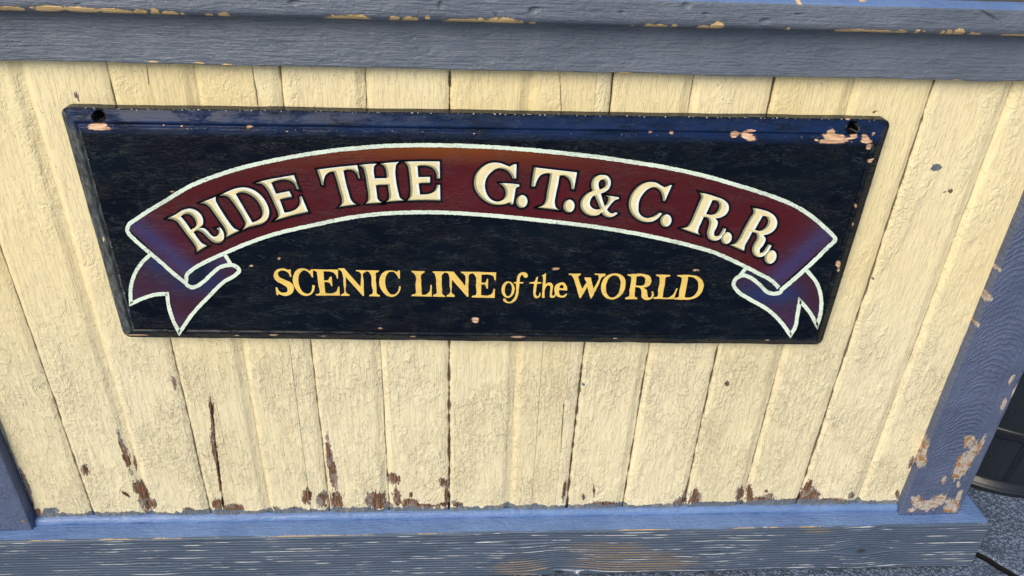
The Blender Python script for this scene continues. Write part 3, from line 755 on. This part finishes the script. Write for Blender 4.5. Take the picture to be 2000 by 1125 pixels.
# side walls back to the planks, and a back
ring = list(range(nc_)) + [r_ * nc_ + nc_ - 1 for r_ in range(1, nr_)] + [(nr_ - 1) * nc_ + c for c in range(nc_ - 2, -1, -1)] + [r_ * nc_ for r_ in range(nr_ - 2, 0, -1)]
ns = len(V); back = V[ring].copy(); back[:, 1] = -0.0015
mid_ = V[ring].copy(); mid_[:, 1] = RIMY + 0.0015
V = np.concatenate([V, mid_, back]); nR = len(ring)
SF = []
for i in range(nR):
    j = (i + 1) % nR
    SF.append([ring[i], ns + i, ns + j, ring[j]]); SF.append([ns + i, ns + nR + i, ns + nR + j, ns + j])
F = np.concatenate([F, np.array(SF)])
A = dict(peel=np.concatenate([spk.ravel(), np.full(2 * nR, -1.0)]), edgewear=np.concatenate([ew.ravel(), np.zeros(2 * nR)]), hole=np.concatenate([hole.ravel(), np.zeros(2 * nR)]), sky_sheen=np.concatenate([sky_sheen.ravel(), np.zeros(2 * nR)]), sidewear=np.concatenate([swr.ravel(), np.zeros(2 * nR)]))
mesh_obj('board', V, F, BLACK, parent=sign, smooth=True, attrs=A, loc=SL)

# ---- painted artwork: thin paint films lying on the face
def smooth_path(pts, closed=True, step=2.0):
    """points (x, y) smooth, (x, y, 1) corner -> dense polyline"""
    P = [np.array(p[:2], float) for p in pts]; C = [len(p) > 2 for p in pts]; n = len(P); out = []
    rng_ = range(n if closed else n - 1)
    for i in rng_:
        a, b = P[i], P[(i + 1) % n]
        pa = P[(i - 1) % n] if (closed or i > 0) else a; pb = P[(i + 2) % n] if (closed or i + 2 < n) else b
        d = np.linalg.norm(b - a)
        def tan(prev, cur, nxt):
            d1 = np.linalg.norm(cur - prev) + 1e-9; d2 = np.linalg.norm(nxt - cur) + 1e-9
            return ((cur - prev) / d1 * d2 + (nxt - cur) / d2 * d1) / (d1 + d2)
        ta = (b - a) / max(d, 1e-9) if C[i] or (pa is a) else tan(pa, a, b)
        tb = (b - a) / max(d, 1e-9) if C[(i + 1) % n] or (pb is b) else tan(a, b, pb)
        k = max(2, int(d / step)) if not (C[i] and C[(i + 1) % n]) else max(2, int(d / (step * 4)))
        for q in range(k):
            t = q / k; h1 = 2 * t ** 3 - 3 * t ** 2 + 1; h2 = t ** 3 - 2 * t ** 2 + t; h3 = -2 * t ** 3 + 3 * t ** 2; h4 = t ** 3 - t ** 2
            out.append(h1 * a + h2 * ta * d + h3 * b + h4 * tb * d)
    if not closed: out.append(P[-1])
    return np.array(out)
def inside(poly, Q):
    x, y = Q[:, 0][:, None], Q[:, 1][:, None]; a = poly; b = np.roll(poly, -1, 0)
    c = ((a[:, 1] > y) != (b[:, 1] > y)) & (x < (b[:, 0] - a[:, 0]) * (y - a[:, 1]) / (b[:, 1] - a[:, 1] + 1e-12) + a[:, 0])
    return c.sum(1) % 2
def in_shape(cs, Q, off=(0, 0)):
    s = np.zeros(len(Q), int)
    for c in cs: s += inside(c + np.array(off), Q)
    return s % 2 == 1
def to_face(Pxy, Y):
    Pxy = np.asarray(Pxy); d = np.stack([Pxy[:, 0] - 1000.0, Pxy[:, 1] - 562.5, np.full(len(Pxy), FPX)], 1) @ MC
    t = (Y + CAM_D) / d[:, 1]
    return np.array([0, -CAM_D, CAM_H]) + d * t[:, None]
def cdt(polys, extra=None):
    vs, es = [], []
    for p in polys:
        b = len(vs); n = len(p); vs += [Vector((float(q[0]), float(q[1]))) for q in p]; es += [(b + i, b + (i + 1) % n) for i in range(n)]
    if extra is not None: vs += [Vector((float(q[0]), float(q[1]))) for q in extra]
    ov, oe, of, _, _, _ = delaunay_2d_cdt(vs, es, [], 0, 1e-4)
    Vn = np.array([(v.x, v.y) for v in ov]); Fn = np.array([list(f) for f in of if len(f) == 3])
    return Vn, Fn
def ribbon(path, w, closed, jit=0.0, seed=0, outside=False):
    """strip along a path; width w (or outward only)"""
    P = path; n = len(P)
    prv = np.roll(P, 1, 0) if closed else np.concatenate([[2 * P[0] - P[1]], P[:-1]])
    nxt = np.roll(P, -1, 0) if closed else np.concatenate([P[1:], [2 * P[-1] - P[-2]]])
    d1 = P - prv; d1 /= np.linalg.norm(d1, axis=1)[:, None] + 1e-9; d2 = nxt - P; d2 /= np.linalg.norm(d2, axis=1)[:, None] + 1e-9
    n1 = np.stack([-d1[:, 1], d1[:, 0]], 1); n2 = np.stack([-d2[:, 1], d2[:, 0]], 1); m = n1 + n2
    m /= np.linalg.norm(m, axis=1)[:, None] + 1e-9
    k = 1 / np.clip((m * n1).sum(1), 0.45, 1)
    s = np.arange(n) * 1.0; j1 = 1 + jit * noise1(s, 0.45, seed * 3 + 1, 3); j2 = 1 + jit * noise1(s, 0.45, seed * 3 + 2, 3)
    L = P + m * (k * w / 2 * j1)[:, None]; R_ = P - m * (k * w / 2 * j2)[:, None]
    V = np.concatenate([L, R_]); F = []
    for i in range(n if closed else n - 1):
        j = (i + 1) % n; F.append([i, j, n + j, n + i])
    return V, F
class Film:
    """collects painted shapes of one part; every shape a hair in front of the last"""
    def __init__(s): s.V, s.F, s.m, s.c = [], [], [], []; s.n = 0
    def add(s, P2, F, Y, m=0, col=None):
        V = to_face(P2, Y); F = [list(map(int, f)) for f in F]
        # face the camera (-Y)
        G = []
        for f in F:
            a, b, c = V[f[0]], V[f[1]], V[f[2]]
            G.append([i + s.n for i in (f if np.cross(b - a, c - a)[1] < 0 else f[::-1])])
        s.V.append(V); s.F += G; s.m += (list(m) if isinstance(m, (list, np.ndarray)) else [m] * len(F)); s.n += len(V)
        s.c.append(col if col is not None else np.ones((len(V), 4)))
    def build(s, name, mats, parent, label=None, color=False):
        o = mesh_obj(name, np.concatenate(s.V), s.F, mats, parent=parent, mi=s.m, cols=dict(paint=np.concatenate(s.c)) if color else None, loc=SL)
        if label: o['label'] = label
        return o

def Z(region, pts):
    ox, oy, k = region
    return [(ox + p[0] / k, oy + p[1] / k) + tuple(p[2:]) for p in pts]
def arr(s, region):
    """'x,y x,y! ...' (! marks a corner) in enlarged-photo units -> photo points"""
    out = []
    for w in s.split():
        c = w.endswith('!'); a, b = w.rstrip('!').split(',')
        out.append((float(a), float(b), 1) if c else (float(a), float(b)))
    return Z(region, out)
def ell(cx, cy, rx, ry, rot, region, n=28):
    a = math.radians(rot)
    return Z(region, [(cx + rx * math.cos(t) * math.cos(a) - ry * math.sin(t) * math.sin(a), cy + rx * math.cos(t) * math.sin(a) + ry * math.sin(t) * math.cos(a)) for t in np.linspace(0, 2 * math.pi, n, endpoint=False)])

# ribbon artwork
LG, RG = (230, 370, 3.63), (1400, 370, 3.514)
TOP = [(249.5, 446), (252, 438), (259, 433), (285, 415.5), (321, 393.5), (373, 362.8), (420, 344), (462, 330.6), (533, 313.5), (604, 300.6), (650, 294), (697, 289.3), (745, 285.5), (792, 283.8), (863, 283.8), (934, 286), (1005, 290.4), (1060, 295), (1112, 300.4), (1183, 308.8), (1254, 319.5), (1300, 327), (1350, 337.3), (1400, 350), (1442, 362.4), (1480, 374), (1514, 385.7), (1542, 397), (1571, 412.7), (1599, 434), (1619, 452.5), (1630, 464)]
BOT = [(363.6, 550), (365, 537), (378.8, 524.3), (400.8, 512), (436.6, 495.5), (478, 477.5), (529, 459.5), (569, 449), (620, 438), (667, 428), (724, 419.5), (781, 415.6), (837, 414.6), (890, 416), (935, 419), (981, 422.8), (1052, 430), (1123, 438), (1180, 445.5), (1219, 452), (1265, 460.5), (1310, 470.3), (1350, 480), (1371, 485.6), (1400, 495), (1428, 507.5), (1457, 521.5), (1485, 536), (1508, 549), (1521, 562)]
topc = smooth_path(TOP, False, 4); botc = smooth_path(BOT, False, 4)
def resample(P, n):
    s = np.concatenate([[0], np.cumsum(np.linalg.norm(np.diff(P, axis=0), axis=1))]); t = np.linspace(0, s[-1], n)
    return np.stack([np.interp(t, s, P[:, 0]), np.interp(t, s, P[:, 1])], 1)
NU, NV = 260, 22
tc, bc = resample(topc, NU), resample(botc, NU)
vv = np.linspace(0, 1, NV)
BG = tc[:, None, :] * (1 - vv)[None, :, None] + bc[:, None, :] * vv[None, :, None]
tu = np.linspace(0, 1, NU)[:, None] * np.ones((1, NV)); tv = vv[None, :] * np.ones((NU, 1))
MAR = np.array([0.072, 0.0105, 0.015]); ORA = np.array([0.215, 0.062, 0.012]); BLU = np.array([0.046, 0.042, 0.135]); PUR = np.array([0.062, 0.026, 0.060]); RED = np.array([0.105, 0.009, 0.016])
def lerp(a, b, t): t = np.clip(t, 0, 1)[..., None]; return a * (1 - t) + b * t
col = np.ones((NU, NV, 3)) * MAR
col = lerp(col, ORA, np.clip(1 - tv / 0.34, 0, 1) ** 1.1 * np.exp(-((BG[..., 0] - 860) / 250) ** 2) * 0.95)
for rx_, ry_, s_ in ((905, 375, 60), (1090, 395, 70), (700, 360, 50), (560, 400, 40)):
    col = lerp(col, RED, np.exp(-(((BG[..., 0] - rx_) / s_) ** 2 + ((BG[..., 1] - ry_) / 45) ** 2)) * 0.5)
eL = np.abs((BG[..., 0] - 293) * 0.66 + (BG[..., 1] - 494) * -0.75)      # distance from the left end line
eR = np.abs((BG[..., 0] - 1576) * 0.68 + (BG[..., 1] - 522) * 0.73)
for e in (eL, eR):
    col = lerp(col, PUR, np.clip(1 - e / 85, 0, 1) * 0.9)
    col = lerp(col, BLU, np.exp(-((e - 24) / 17) ** 2) * 0.85)
    col = lerp(col, PUR * 1.2, np.clip(1 - e / 12, 0, 1) * 0.5)
fb = Film()
bcol = np.concatenate([col, np.ones((NU, NV, 1))], -1).reshape(-1, 4)
fb.add(BG.reshape(-1, 2), grid_faces(NU, NV).tolist(), FACEY - 0.0006, 0, bcol)
# a face polygon fan for fold and tails with scattered points for the colour blend
def patch(path, colf, Y):
    P = smooth_path(path, True, 4); lo, hi = P.min(0), P.max(0)
    gx, gy = np.meshgrid(np.arange(lo[0], hi[0], 4.5), np.arange(lo[1], hi[1], 4.5)); Q = np.stack([gx.ravel(), gy.ravel()], 1) + RNG.uniform(-1, 1, (gx.size, 2))
    Q = Q[in_shape([P], Q)]
    Vn, Fn = cdt([P], Q); cen = Vn[Fn].mean(1); Fn = Fn[in_shape([P], cen)]
    c = colf(Vn); c4 = np.concatenate([c, np.ones((len(c), 1))], 1)
    fb.add(Vn, Fn, Y, 0, c4)
lt = arr('235,455 180,510 120,600 92,700 88,812! 180,772 270,748 350,740! 360,820 390,920 437,1015! 540,870 640,765 760,650 835,605 862,575 830,540 780,537 720,555 660,605 600,660 550,690 520,690 485,665!', LG)
rt = arr('440,695! 400,715 350,705 290,650 220,600 175,590 130,615 115,655 140,695 220,750 350,825 440,910 507,1003! 535,950 555,850 570,765! 620,820 660,880 688,935! 712,850 715,740 690,650 620,560!', RG)
lf = arr('755,460! 620,515 540,560 490,600 485,650 520,690 550,690 600,660 660,605 720,555 800,530!', LG)
rf = arr('200,540! 300,585 380,630 430,680 440,695 400,715 350,705 290,650 220,600 175,590 150,600!', RG)
TM = np.array([0.050, 0.018, 0.032]); TB = np.array([0.016, 0.032, 0.105]); DB = np.array([0.006, 0.014, 0.034]); PU2 = np.array([0.060, 0.034, 0.095])
def cl(V):
    c = np.ones((len(V), 3)) * TM; d = np.hypot((V[:, 0] - 385) / 60, (V[:, 1] - 548) / 28); d2 = np.hypot((V[:, 0] - 310) / 34, (V[:, 1] - 512) / 26)
    c = lerp(c, TB, np.exp(-d ** 2) * 0.95); c = lerp(c, TB, np.exp(-d2 ** 2) * 0.9)
    c = lerp(c, PU2, np.exp(-(((V[:, 0] - 262) / 22) ** 2 + ((V[:, 1] - 580) / 24) ** 2)) * 0.6); return lerp(c, PU2, np.exp(-(((V[:, 0] - 345) / 22) ** 2 + ((V[:, 1] - 640) / 30) ** 2)) * 0.6)
def cr_(V):
    c = np.ones((len(V), 3)) * TM; d = np.hypot((V[:, 0] - 1480) / 62, (V[:, 1] - 575) / 30); d2 = np.hypot((V[:, 0] - 1530) / 34, (V[:, 1] - 575) / 22)
    c = lerp(c, TB, np.exp(-d ** 2) * 0.9); c = lerp(c, TB * 1.2, np.exp(-d2 ** 2) * 0.8)
    return lerp(c, PU2 * 0.8, np.clip((V[:, 1] - 580) / 50, 0, 1) * 0.8)
patch(lt, cl, FACEY - 0.0004); patch(rt, cr_, FACEY - 0.0004)
patch(lf, lambda V: lerp(np.ones((len(V), 3)) * DB, PU2, (V[:, 0] - 395) / 50), FACEY - 0.0009)
patch(rf, lambda V: lerp(np.ones((len(V), 3)) * DB, PU2, (1480 - V[:, 0]) / 40), FACEY - 0.0009)
banner = fb.build('ribbon_banner', [BANNER], sign, 'maroon painted ribbon with blue folded ends', True)
fo = Film(); yo = FACEY - 0.0012
lines = [(TOP[:1] + TOP[1:] + [(1631.5, 467), (1628, 473), (1621, 479), (1600, 500), (1576, 522.5), (1550, 546), (1525, 567)], False, 7.9, 0.20),
         (arr('72,262 66,285 78,312 110,347 170,402 230,452 310,520 400,600 485,668', LG), False, 7.4, 0.14),
         (BOT, False, 7.6, 0.20),
         (arr('478,640 485,668 520,693 550,690 600,660 660,605 720,555 780,537 825,540 862,575 835,605 760,650 640,765 540,870 437,1015! 390,920 360,820 350,740! 270,745 180,772 92,812! 92,700 120,600 180,510 238,455', LG), False, 7.3, 0.16),
         (arr('755,458 780,495 802,533', LG), False, 7.0, 0.2),
         (arr('446,685 440,700 400,716 350,705 290,650 220,600 175,590 130,615 115,655 140,695 220,750 350,825 440,910 505,1000! 535,950 555,850 570,765! 620,820 660,880 688,935! 712,850 715,740 690,650 618,556', RG), False, 7.5, 0.16),
         (arr('203,538 178,568 152,602', RG), False, 7.0, 0.2)]
for i, (pts, cl_, w, jt) in enumerate(lines):
    P = smooth_path(pts, False, 1.6); V2, F2 = ribbon(P, w, False, jt, 5 + i); fo.add(V2, F2, yo - 0.00006 * i)
fo.build('banner_outline', [MINT], banner, None)

# ---- lettering
A1, A2_, A3, A4, A5 = (320, 330, 6.617), (610, 290, 7.032), (910, 300, 7.032), (1120, 330, 9.376), (1310, 360, 6.617)
HEAD = {
 'RIDE': [
  (A1, -27, ['45,640! 150,592 250,532 340,513 430,545 485,600 507,670 495,730 440,768! 520,768 565,802 605,850 650,877 690,865 712,830 705,792 678,770! 722,758 760,800 778,865 765,920 720,952 670,955 610,925 550,870 490,815 430,793 380,812! 440,900 490,958 560,995! 495,1030 428,1070! 420,1020 385,960 300,850 215,735 165,675 110,648', '215,610! 270,582 330,582 380,620 415,680 418,738 350,790! 285,695']),
  (A1, -25, ['470,440! 570,402 670,362! 668,402 695,460 765,575 850,700 905,765 975,800! 890,838 805,882! 812,840 795,785 720,668 640,555 585,485 535,450']),
  (A1, -23, ['720,345! 850,282 960,246 1070,243 1180,285 1270,360 1335,460 1360,560 1340,640 1280,700 1190,728 1100,750 1010,792! 1045,750 1055,700 1030,640 950,510 870,400 825,355 780,342', '925,320! 1000,300 1080,315 1170,370 1240,460 1275,560 1260,630 1210,668 1145,695! 1035,508']),
  (A1, -14, ['1190,180! 1350,138 1520,108 1680,80! 1712,170 1745,262! 1715,255! 1690,192 1635,152 1545,135 1460,150 1385,175! 1450,322! 1620,288! 1655,360! 1495,392! 1560,567! 1640,552 1720,510 1758,440 1753,362! 1778,352! 1820,450 1865,555! 1650,602 1435,665! 1480,622 1478,570 1440,480 1380,345 1320,242 1272,196'])],
 'THE': [
  (A2_, -7, ['65,292! 350,256 615,230! 655,410! 635,410! 610,342 560,300 500,290 425,300! 450,430 495,600 530,705 560,745 608,770! 490,784 368,802! 405,762 408,710 370,560 325,400 298,320! 240,322 185,360 158,420 150,505! 133,500! 100,390']),
  (A2_, -4, ['640,230! 760,216 885,210! 850,240 842,290 855,412! 1025,408! 1018,330 990,245 935,208! 1060,196 1190,185! 1155,215 1140,290 1150,450 1180,600 1205,680 1262,714! 1130,722 1015,732! 1050,700 1058,650 1045,560 1040,497! 870,502! 885,620 900,700 955,745! 850,750 735,758! 765,715 770,650 750,500 725,350 700,268']),
  (A2_, 0, ['1265,183! 1500,178 1748,180! 1752,412! 1712,412! 1700,332 1660,272 1590,240 1500,232 1443,235! 1455,395! 1615,392! 1615,472! 1458,475! 1478,634! 1580,630 1660,602 1700,550 1712,500! 1752,500! 1757,712! 1530,708 1308,714! 1340,668 1350,600 1345,480 1330,330 1308,232'])],
 'G.T.': [
  (A3, 2, ['695,148! 688,342! 645,342! 620,290 570,235 500,205 420,205 350,250 290,320 262,400 265,490 300,580 360,640 430,662 500,640 540,590 545,515 518,455 462,408! 600,412 732,425! 732,450! 690,470 675,530 662,610 645,698! 620,698! 590,668! 540,690 450,703 350,690 250,640 170,560 120,470 112,390 130,300 190,215 270,155 380,125 480,135 560,165 602,180! 650,150']),
  (A3, 4, ['E768,657,76,86,8']),
  (A3, 7, ['940,190! 1240,226 1525,260! 1482,492! 1450,485! 1440,402 1400,332 1350,302 1285,297! 1265,420 1235,560 1220,680 1235,740 1285,776! 1140,757 985,740! 1060,710 1095,650 1115,530 1140,400 1160,275! 1090,270 1020,300 980,360 945,455! 900,450! 915,330']),
  (A3, 8, ['E1415,720,76,86,8'])],
 '&C.': [
  (A4, 8, ['540,112 620,130 675,200 680,290 640,370 570,420 500,450! 530,560 575,690! 620,620 640,560 630,510 590,482! 700,500 832,520! 830,545! 760,570 690,640 610,745! 660,800 715,815 775,788! 808,815! 740,860 660,885 590,870 530,825 515,790! 470,830 400,855 300,850 200,800 140,720 130,620 170,530 250,450 350,405! 330,330 335,240 370,170 440,125', '535,190 585,230 590,290 550,345 480,380! 462,320 460,260 490,205', '385,480! 440,600 495,735! 430,745 350,720 300,650 310,570 345,510']),
  (A4, 13, ['1755,295! 1802,298! 1675,588! 1640,580! 1628,490 1590,400 1530,350 1450,332 1360,370 1270,460 1205,580 1188,700 1200,800 1260,870 1340,900 1430,885 1500,850 1570,800! 1622,818! 1560,890 1480,945 1380,972 1280,965 1180,925 1090,850 1035,760 1015,660 1040,520 1100,410 1200,310 1300,258 1420,240 1530,260 1610,310 1665,335! 1712,325']),
  (A4, 13, ['E1693,945,100,114,20'])],
 'R.R.': [
  (A5, 19, ['375,108! 480,130 590,165 680,200 740,255 750,320 715,385 650,425 575,440! 605,480 590,560 560,620 568,668 610,668 650,620 680,565! 714,578! 680,660 620,715 550,727 490,700 470,640 485,560 500,490 480,435 428,415! 395,490 360,570 352,620 383,657! 260,615 133,570! 210,550 250,500 310,370 370,230 398,165', '540,200! 600,215 630,260 620,320 580,375 530,395 455,385! 500,290']),
  (A5, 20, ['E720,695,66,78,25']),
  (A5, 22, ['1060,305! 1180,330 1270,360 1340,410 1375,480 1365,550 1310,615 1250,645 1195,658! 1225,700 1200,780 1150,850 1155,890 1195,870 1230,820 1262,775! 1302,792! 1260,870 1200,925 1130,940 1070,905 1052,840 1080,760 1115,700 1110,640 1055,612! 1010,700 960,790 947,862! 850,820 765,782! 830,765 870,720 950,570 1030,430 1072,360', '1190,405! 1240,420 1260,470 1245,530 1200,580 1150,603 1085,590! 1140,490']),
  (A5, 24, ['E1290,940,72,90,28'])]}
def contours(reg, specs, step=1.6):
    cs = []
    for s in specs:
        if s[0] == 'E':
            v = [float(q) for q in s[1:].split(',')]; cs.append(smooth_path(ell(*v, reg), True, step))
        else: cs.append(smooth_path(arr(s, reg), True, step))
    return cs
yl = FACEY - 0.0012
for word, glyphs in HEAD.items():
    fl = Film()
    for gi, (reg, ang, specs) in enumerate(glyphs):
        cs = contours(reg, specs); a = math.radians(ang); ex = np.array([math.cos(a), math.sin(a)]); ey = np.array([-math.sin(a), math.cos(a)])
        sh1 = ex * 3.9 - ey * 1.7; sh2 = -ex * 4.6 + ey * 1.5
        for ci, c in enumerate(cs):
            V2, F2 = ribbon(c, 9.0, True, 0.22, gi * 7 + ci + 3); fl.add(V2, F2, yl - 0.00002 * (gi * 3 + ci), 0)
        Vn, Fn = cdt(cs + [c + sh1 for c in cs] + [c + sh2 for c in cs]); cen = Vn[Fn].mean(1)
        keep = in_shape(cs, cen); Fn = Fn[keep]; cen = cen[keep]
        ol = ~in_shape(cs, cen, sh1); mi_ = ~in_shape(cs, cen, sh2)
        m = np.where(mi_ & ~ol, 3, np.where(ol, 2, 1))
        fl.add(Vn, Fn, yl - 0.00045 - 0.00002 * gi, m.tolist())
    fl.build('lettering', [L_BLACK, L_CREAM, L_OLIVE, L_MINT], sign, "shaded cream lettering on the ribbon reading '%s'" % word)
B1, B2_, B3 = (530, 510, 7.692), (790, 510, 6.25), (1100, 510, 6.897)
TAGL = {
 'SCENIC': (B1, [['290,125! 300,235! 280,235! 255,180 200,145 140,145 100,175 110,225 180,270 270,310 320,350 338,410 320,470 270,510 200,522 145,508 108,492! 95,512! 78,510! 65,395! 88,395! 110,440 150,470 195,475 235,460 245,420 215,380 150,340 80,300 40,250 38,190 70,140 130,112 200,112 250,130 272,125!'],
  ['600,122! 625,122! 628,245! 608,245! 580,190 530,150 480,140 430,180 408,250 412,340 440,420 490,475 540,490 590,470 610,420 615,362! 652,365! 645,430 610,490 540,522 460,510 390,450 340,370 322,280 340,190 390,125 460,108 530,120 575,148!'],
  ['632,122! 1000,130! 1000,262! 985,262! 970,210 930,170 860,155 785,155! 790,290! 850,285 885,235! 905,235! 915,375! 900,375! 870,325 795,312! 812,482! 900,485 970,460 1005,385! 1020,385! 1028,518! 670,515! 668,497! 715,485 705,350 690,220 675,155 632,140!'],
  ['1005,110! 1095,108! 1340,385! 1345,300 1340,180 1315,158 1270,150! 1272,135! 1428,139! 1428,155 1385,180 1385,300 1392,520! 1375,525! 1115,235! 1120,350 1130,480 1175,505! 1175,522! 1045,520! 1045,505 1085,485 1085,350 1070,200 1050,150 1008,128!'],
  ['1430,138! 1615,140! 1615,155 1575,175 1570,250 1580,400 1590,490 1630,515! 1628,530! 1470,528! 1472,512 1512,495 1505,350 1490,200 1460,158 1430,152!'],
  ['1905,140! 1930,140! 1930,262! 1912,262! 1880,200 1830,160 1780,160 1730,210 1710,300 1720,390 1755,460 1800,500 1850,500 1895,460 1922,375! 1945,380! 1935,440 1890,505 1820,537 1740,520 1670,455 1625,360 1625,270 1660,190 1720,150 1790,140 1850,148 1885,163!']]),
 'LINE': (B2_, [['88,118! 245,122! 243,138 210,160 205,250 208,350 212,412! 270,405 305,370 318,292! 332,292! 332,432! 85,428! 88,415 130,400 135,300 135,180 110,145 88,135!'],
  ['345,125! 494,125! 490,140 462,165 455,250 460,350 465,405 497,425! 497,438! 345,432! 348,420 385,400 388,300 380,190 365,150 345,140!'],
  ['495,125! 600,128! 740,305! 745,250 742,180 720,155 690,142! 688,128! 826,130! 826,142 790,165 782,250 780,435! 765,435! 580,225! 578,300 580,390 612,418! 612,437! 512,435! 515,420 550,395 550,280 545,180 530,150 495,140!'],
  ['828,130! 1120,138! 1115,235! 1100,232! 1085,185 1040,165 940,165! 938,262! 985,260 1008,212! 1022,215! 1018,335! 1003,335! 985,290 938,285! 935,415! 1010,420 1065,400 1088,340! 1105,340! 1100,448! 820,442! 822,430 868,415 872,300 870,190 850,160 828,145!']]),
 'of': (B2_, [['E1264,348,80,101,4', 'E1268,348,44,82,4'],
  ['1335,258! 1365,252 1372,210 1395,160 1440,135 1485,142 1505,175 1495,200 1465,202 1452,182 1438,165 1418,185 1405,257! 1450,257! 1450,272! 1402,272! 1395,350 1385,420 1350,485 1290,515 1230,502 1202,475 1208,455 1235,460 1250,485 1285,497 1330,460 1358,400 1362,272! 1335,272!']]),
 'the': (B2_, [['1630,188! 1622,255! 1672,258! 1670,275! 1618,275! 1608,350 1608,415 1625,430 1645,410 1648,385! 1662,388! 1655,430 1625,452 1590,445 1575,410 1575,340 1585,275! 1525,272! 1525,258! 1585,250 1610,200!'],
  ['1728,148! 1722,280! 1750,262 1790,265 1812,300 1805,370 1805,420 1822,422 1836,390! 1848,395! 1840,435 1810,448 1780,440 1775,400 1780,330 1775,300 1750,295 1720,330 1710,450! 1678,448! 1685,300 1690,200 1685,180 1668,182!'],
  ['1985,358! 1890,352! 1885,390 1905,420 1940,420 1975,395! 1985,405! 1960,435 1915,445 1865,430 1835,385 1832,330 1855,285 1900,262 1945,262 1975,295 1986,330', '1890,330! 1940,332! 1942,300 1920,285 1900,300']]),
 'WORLD': (B3, [['75,168! 235,168! 235,185 205,205 215,260 258,375! 315,285! 290,240 285,220! 375,222! 380,260 410,370! 460,280 480,215 470,190 425,185! 425,168! 572,172! 570,190 525,215 480,310 380,505! 365,495! 325,345! 235,498! 218,495! 165,310 135,225 110,190 75,182!'],
  ['700,165 790,190 835,250 838,330 810,420 740,490 650,515 570,490 520,420 512,330 545,240 610,185', '690,192 740,205 770,260 770,340 745,430 690,485 640,490 595,450 575,370 590,280 630,215'],
  ['865,178! 1100,178 1165,200 1188,250 1175,310 1130,345 1080,355! 1125,390 1135,450 1150,490 1180,485 1195,450 1190,408! 1210,408! 1220,450 1200,500 1150,520 1095,520 1060,490 1055,430 1040,370 1000,350 970,350! 965,420 965,475 998,497! 995,513! 835,512! 838,495 880,478 895,380 915,270 915,215 868,192!', '990,205! 1060,203 1100,225 1105,270 1085,320 1040,332 975,328!'],
  ['1250,182! 1445,185! 1442,200 1385,215 1370,300 1350,400 1340,490! 1420,488 1480,450 1525,365! 1542,368! 1490,512! 1212,508! 1215,492 1265,480 1280,380 1300,270 1295,215 1252,198!'],
  ['1535,188! 1720,188 1820,210 1875,260 1892,330 1870,410 1810,480 1720,515 1600,520 1495,515! 1500,500 1545,490 1565,400 1590,290 1595,225 1538,202!', '1685,208! 1760,222 1810,270 1822,340 1800,420 1740,480 1635,492! 1660,350']])}
for word, (reg, gl) in TAGL.items():
    fl = Film()
    for gi, specs in enumerate(gl):
        cs = contours(reg, specs)
        for c in cs:     # a brushed, slightly uneven edge
            nn = np.roll(c, -1, 0) - np.roll(c, 1, 0); nn = np.stack([-nn[:, 1], nn[:, 0]], 1); nn /= np.linalg.norm(nn, axis=1)[:, None] + 1e-9
            c += nn * noise1(np.arange(len(c)) * 1.0, 0.6, gi + 5, 2)[:, None] * 0.35
        Vn, Fn = cdt(cs); cen = Vn[Fn].mean(1); Fn = Fn[in_shape(cs, cen)]
        fl.add(Vn, Fn, yl - 0.00004 * gi)
    fl.build('lettering', [L_GOLD], sign, "yellow lettering on the black board reading '%s'" % word)

# ------------------------------------------------------------------ black tub standing round the corner
TUBM = mat_simple('black_tub_staves', (0.013, 0.019, 0.028), 0.42, (300, 300, 10), 0.0026)
BANDM = mat_simple('black_hoop', (0.010, 0.013, 0.018), 0.3, (80, 80, 80), 0.0004)
tp = bp(2000, 977, Z=0.0); tr = 0.27
tc_ = (tp[0] + 0.035, tp[1] + tr, 0.0)
tub = empty('tub', tc_)
tag(tub, 'black round staved tub on the asphalt beyond the chipped right post', 'tub')
def lathe(name, prof, mat, n=180, groove=0, smooth=True):
    V = []
    for (r_, z_) in prof:
        for k in range(n):
            a = 2 * math.pi * k / n; rr = r_
            if groove:
                q = (k % groove) / groove; rr = r_ - (0.009 if k % groove == 0 else (0.0 if k % groove in (1, groove - 1) else 0.0008 * math.sin(q * math.pi)))
            V.append((rr * math.cos(a), rr * math.sin(a), z_))
    F = []
    for i in range(len(prof) - 1):
        for k in range(n):
            F.append([i * n + k, i * n + (k + 1) % n, (i + 1) * n + (k + 1) % n, (i + 1) * n + k])
    o = mesh_obj(name, V, F, mat, parent=tub); o.data.polygons.foreach_set('use_smooth', np.full(len(F), smooth)); return o
lathe('staves', [(0.0, 0.03), (tr - 0.016, 0.03), (tr - 0.014, 0.05), (tr - 0.004, 0.16), (tr + 0.006, 0.26), (tr + 0.014, 0.36), (tr + 0.018, 0.44), (tr + 0.004, 0.44), (tr - 0.03, 0.10), (0.0, 0.10)], TUBM, 180, 9, False)
lathe('base_rim', [(0.0, 0.001), (tr - 0.004, 0.001), (tr, 0.004), (tr, 0.014), (tr - 0.003, 0.018), (tr - 0.008, 0.02), (tr - 0.010, 0.032), (tr - 0.02, 0.034)], BANDM)
lathe('hoop', [(tr - 0.008, 0.165), (tr + 0.001, 0.166), (tr + 0.003, 0.170), (tr + 0.005, 0.192), (tr + 0.003, 0.196), (tr - 0.006, 0.197)], BANDM)
lathe('hoop', [(tr + 0.008, 0.40), (tr + 0.021, 0.401), (tr + 0.023, 0.405), (tr + 0.024, 0.445), (tr + 0.020, 0.449), (tr + 0.002, 0.449)], BANDM)
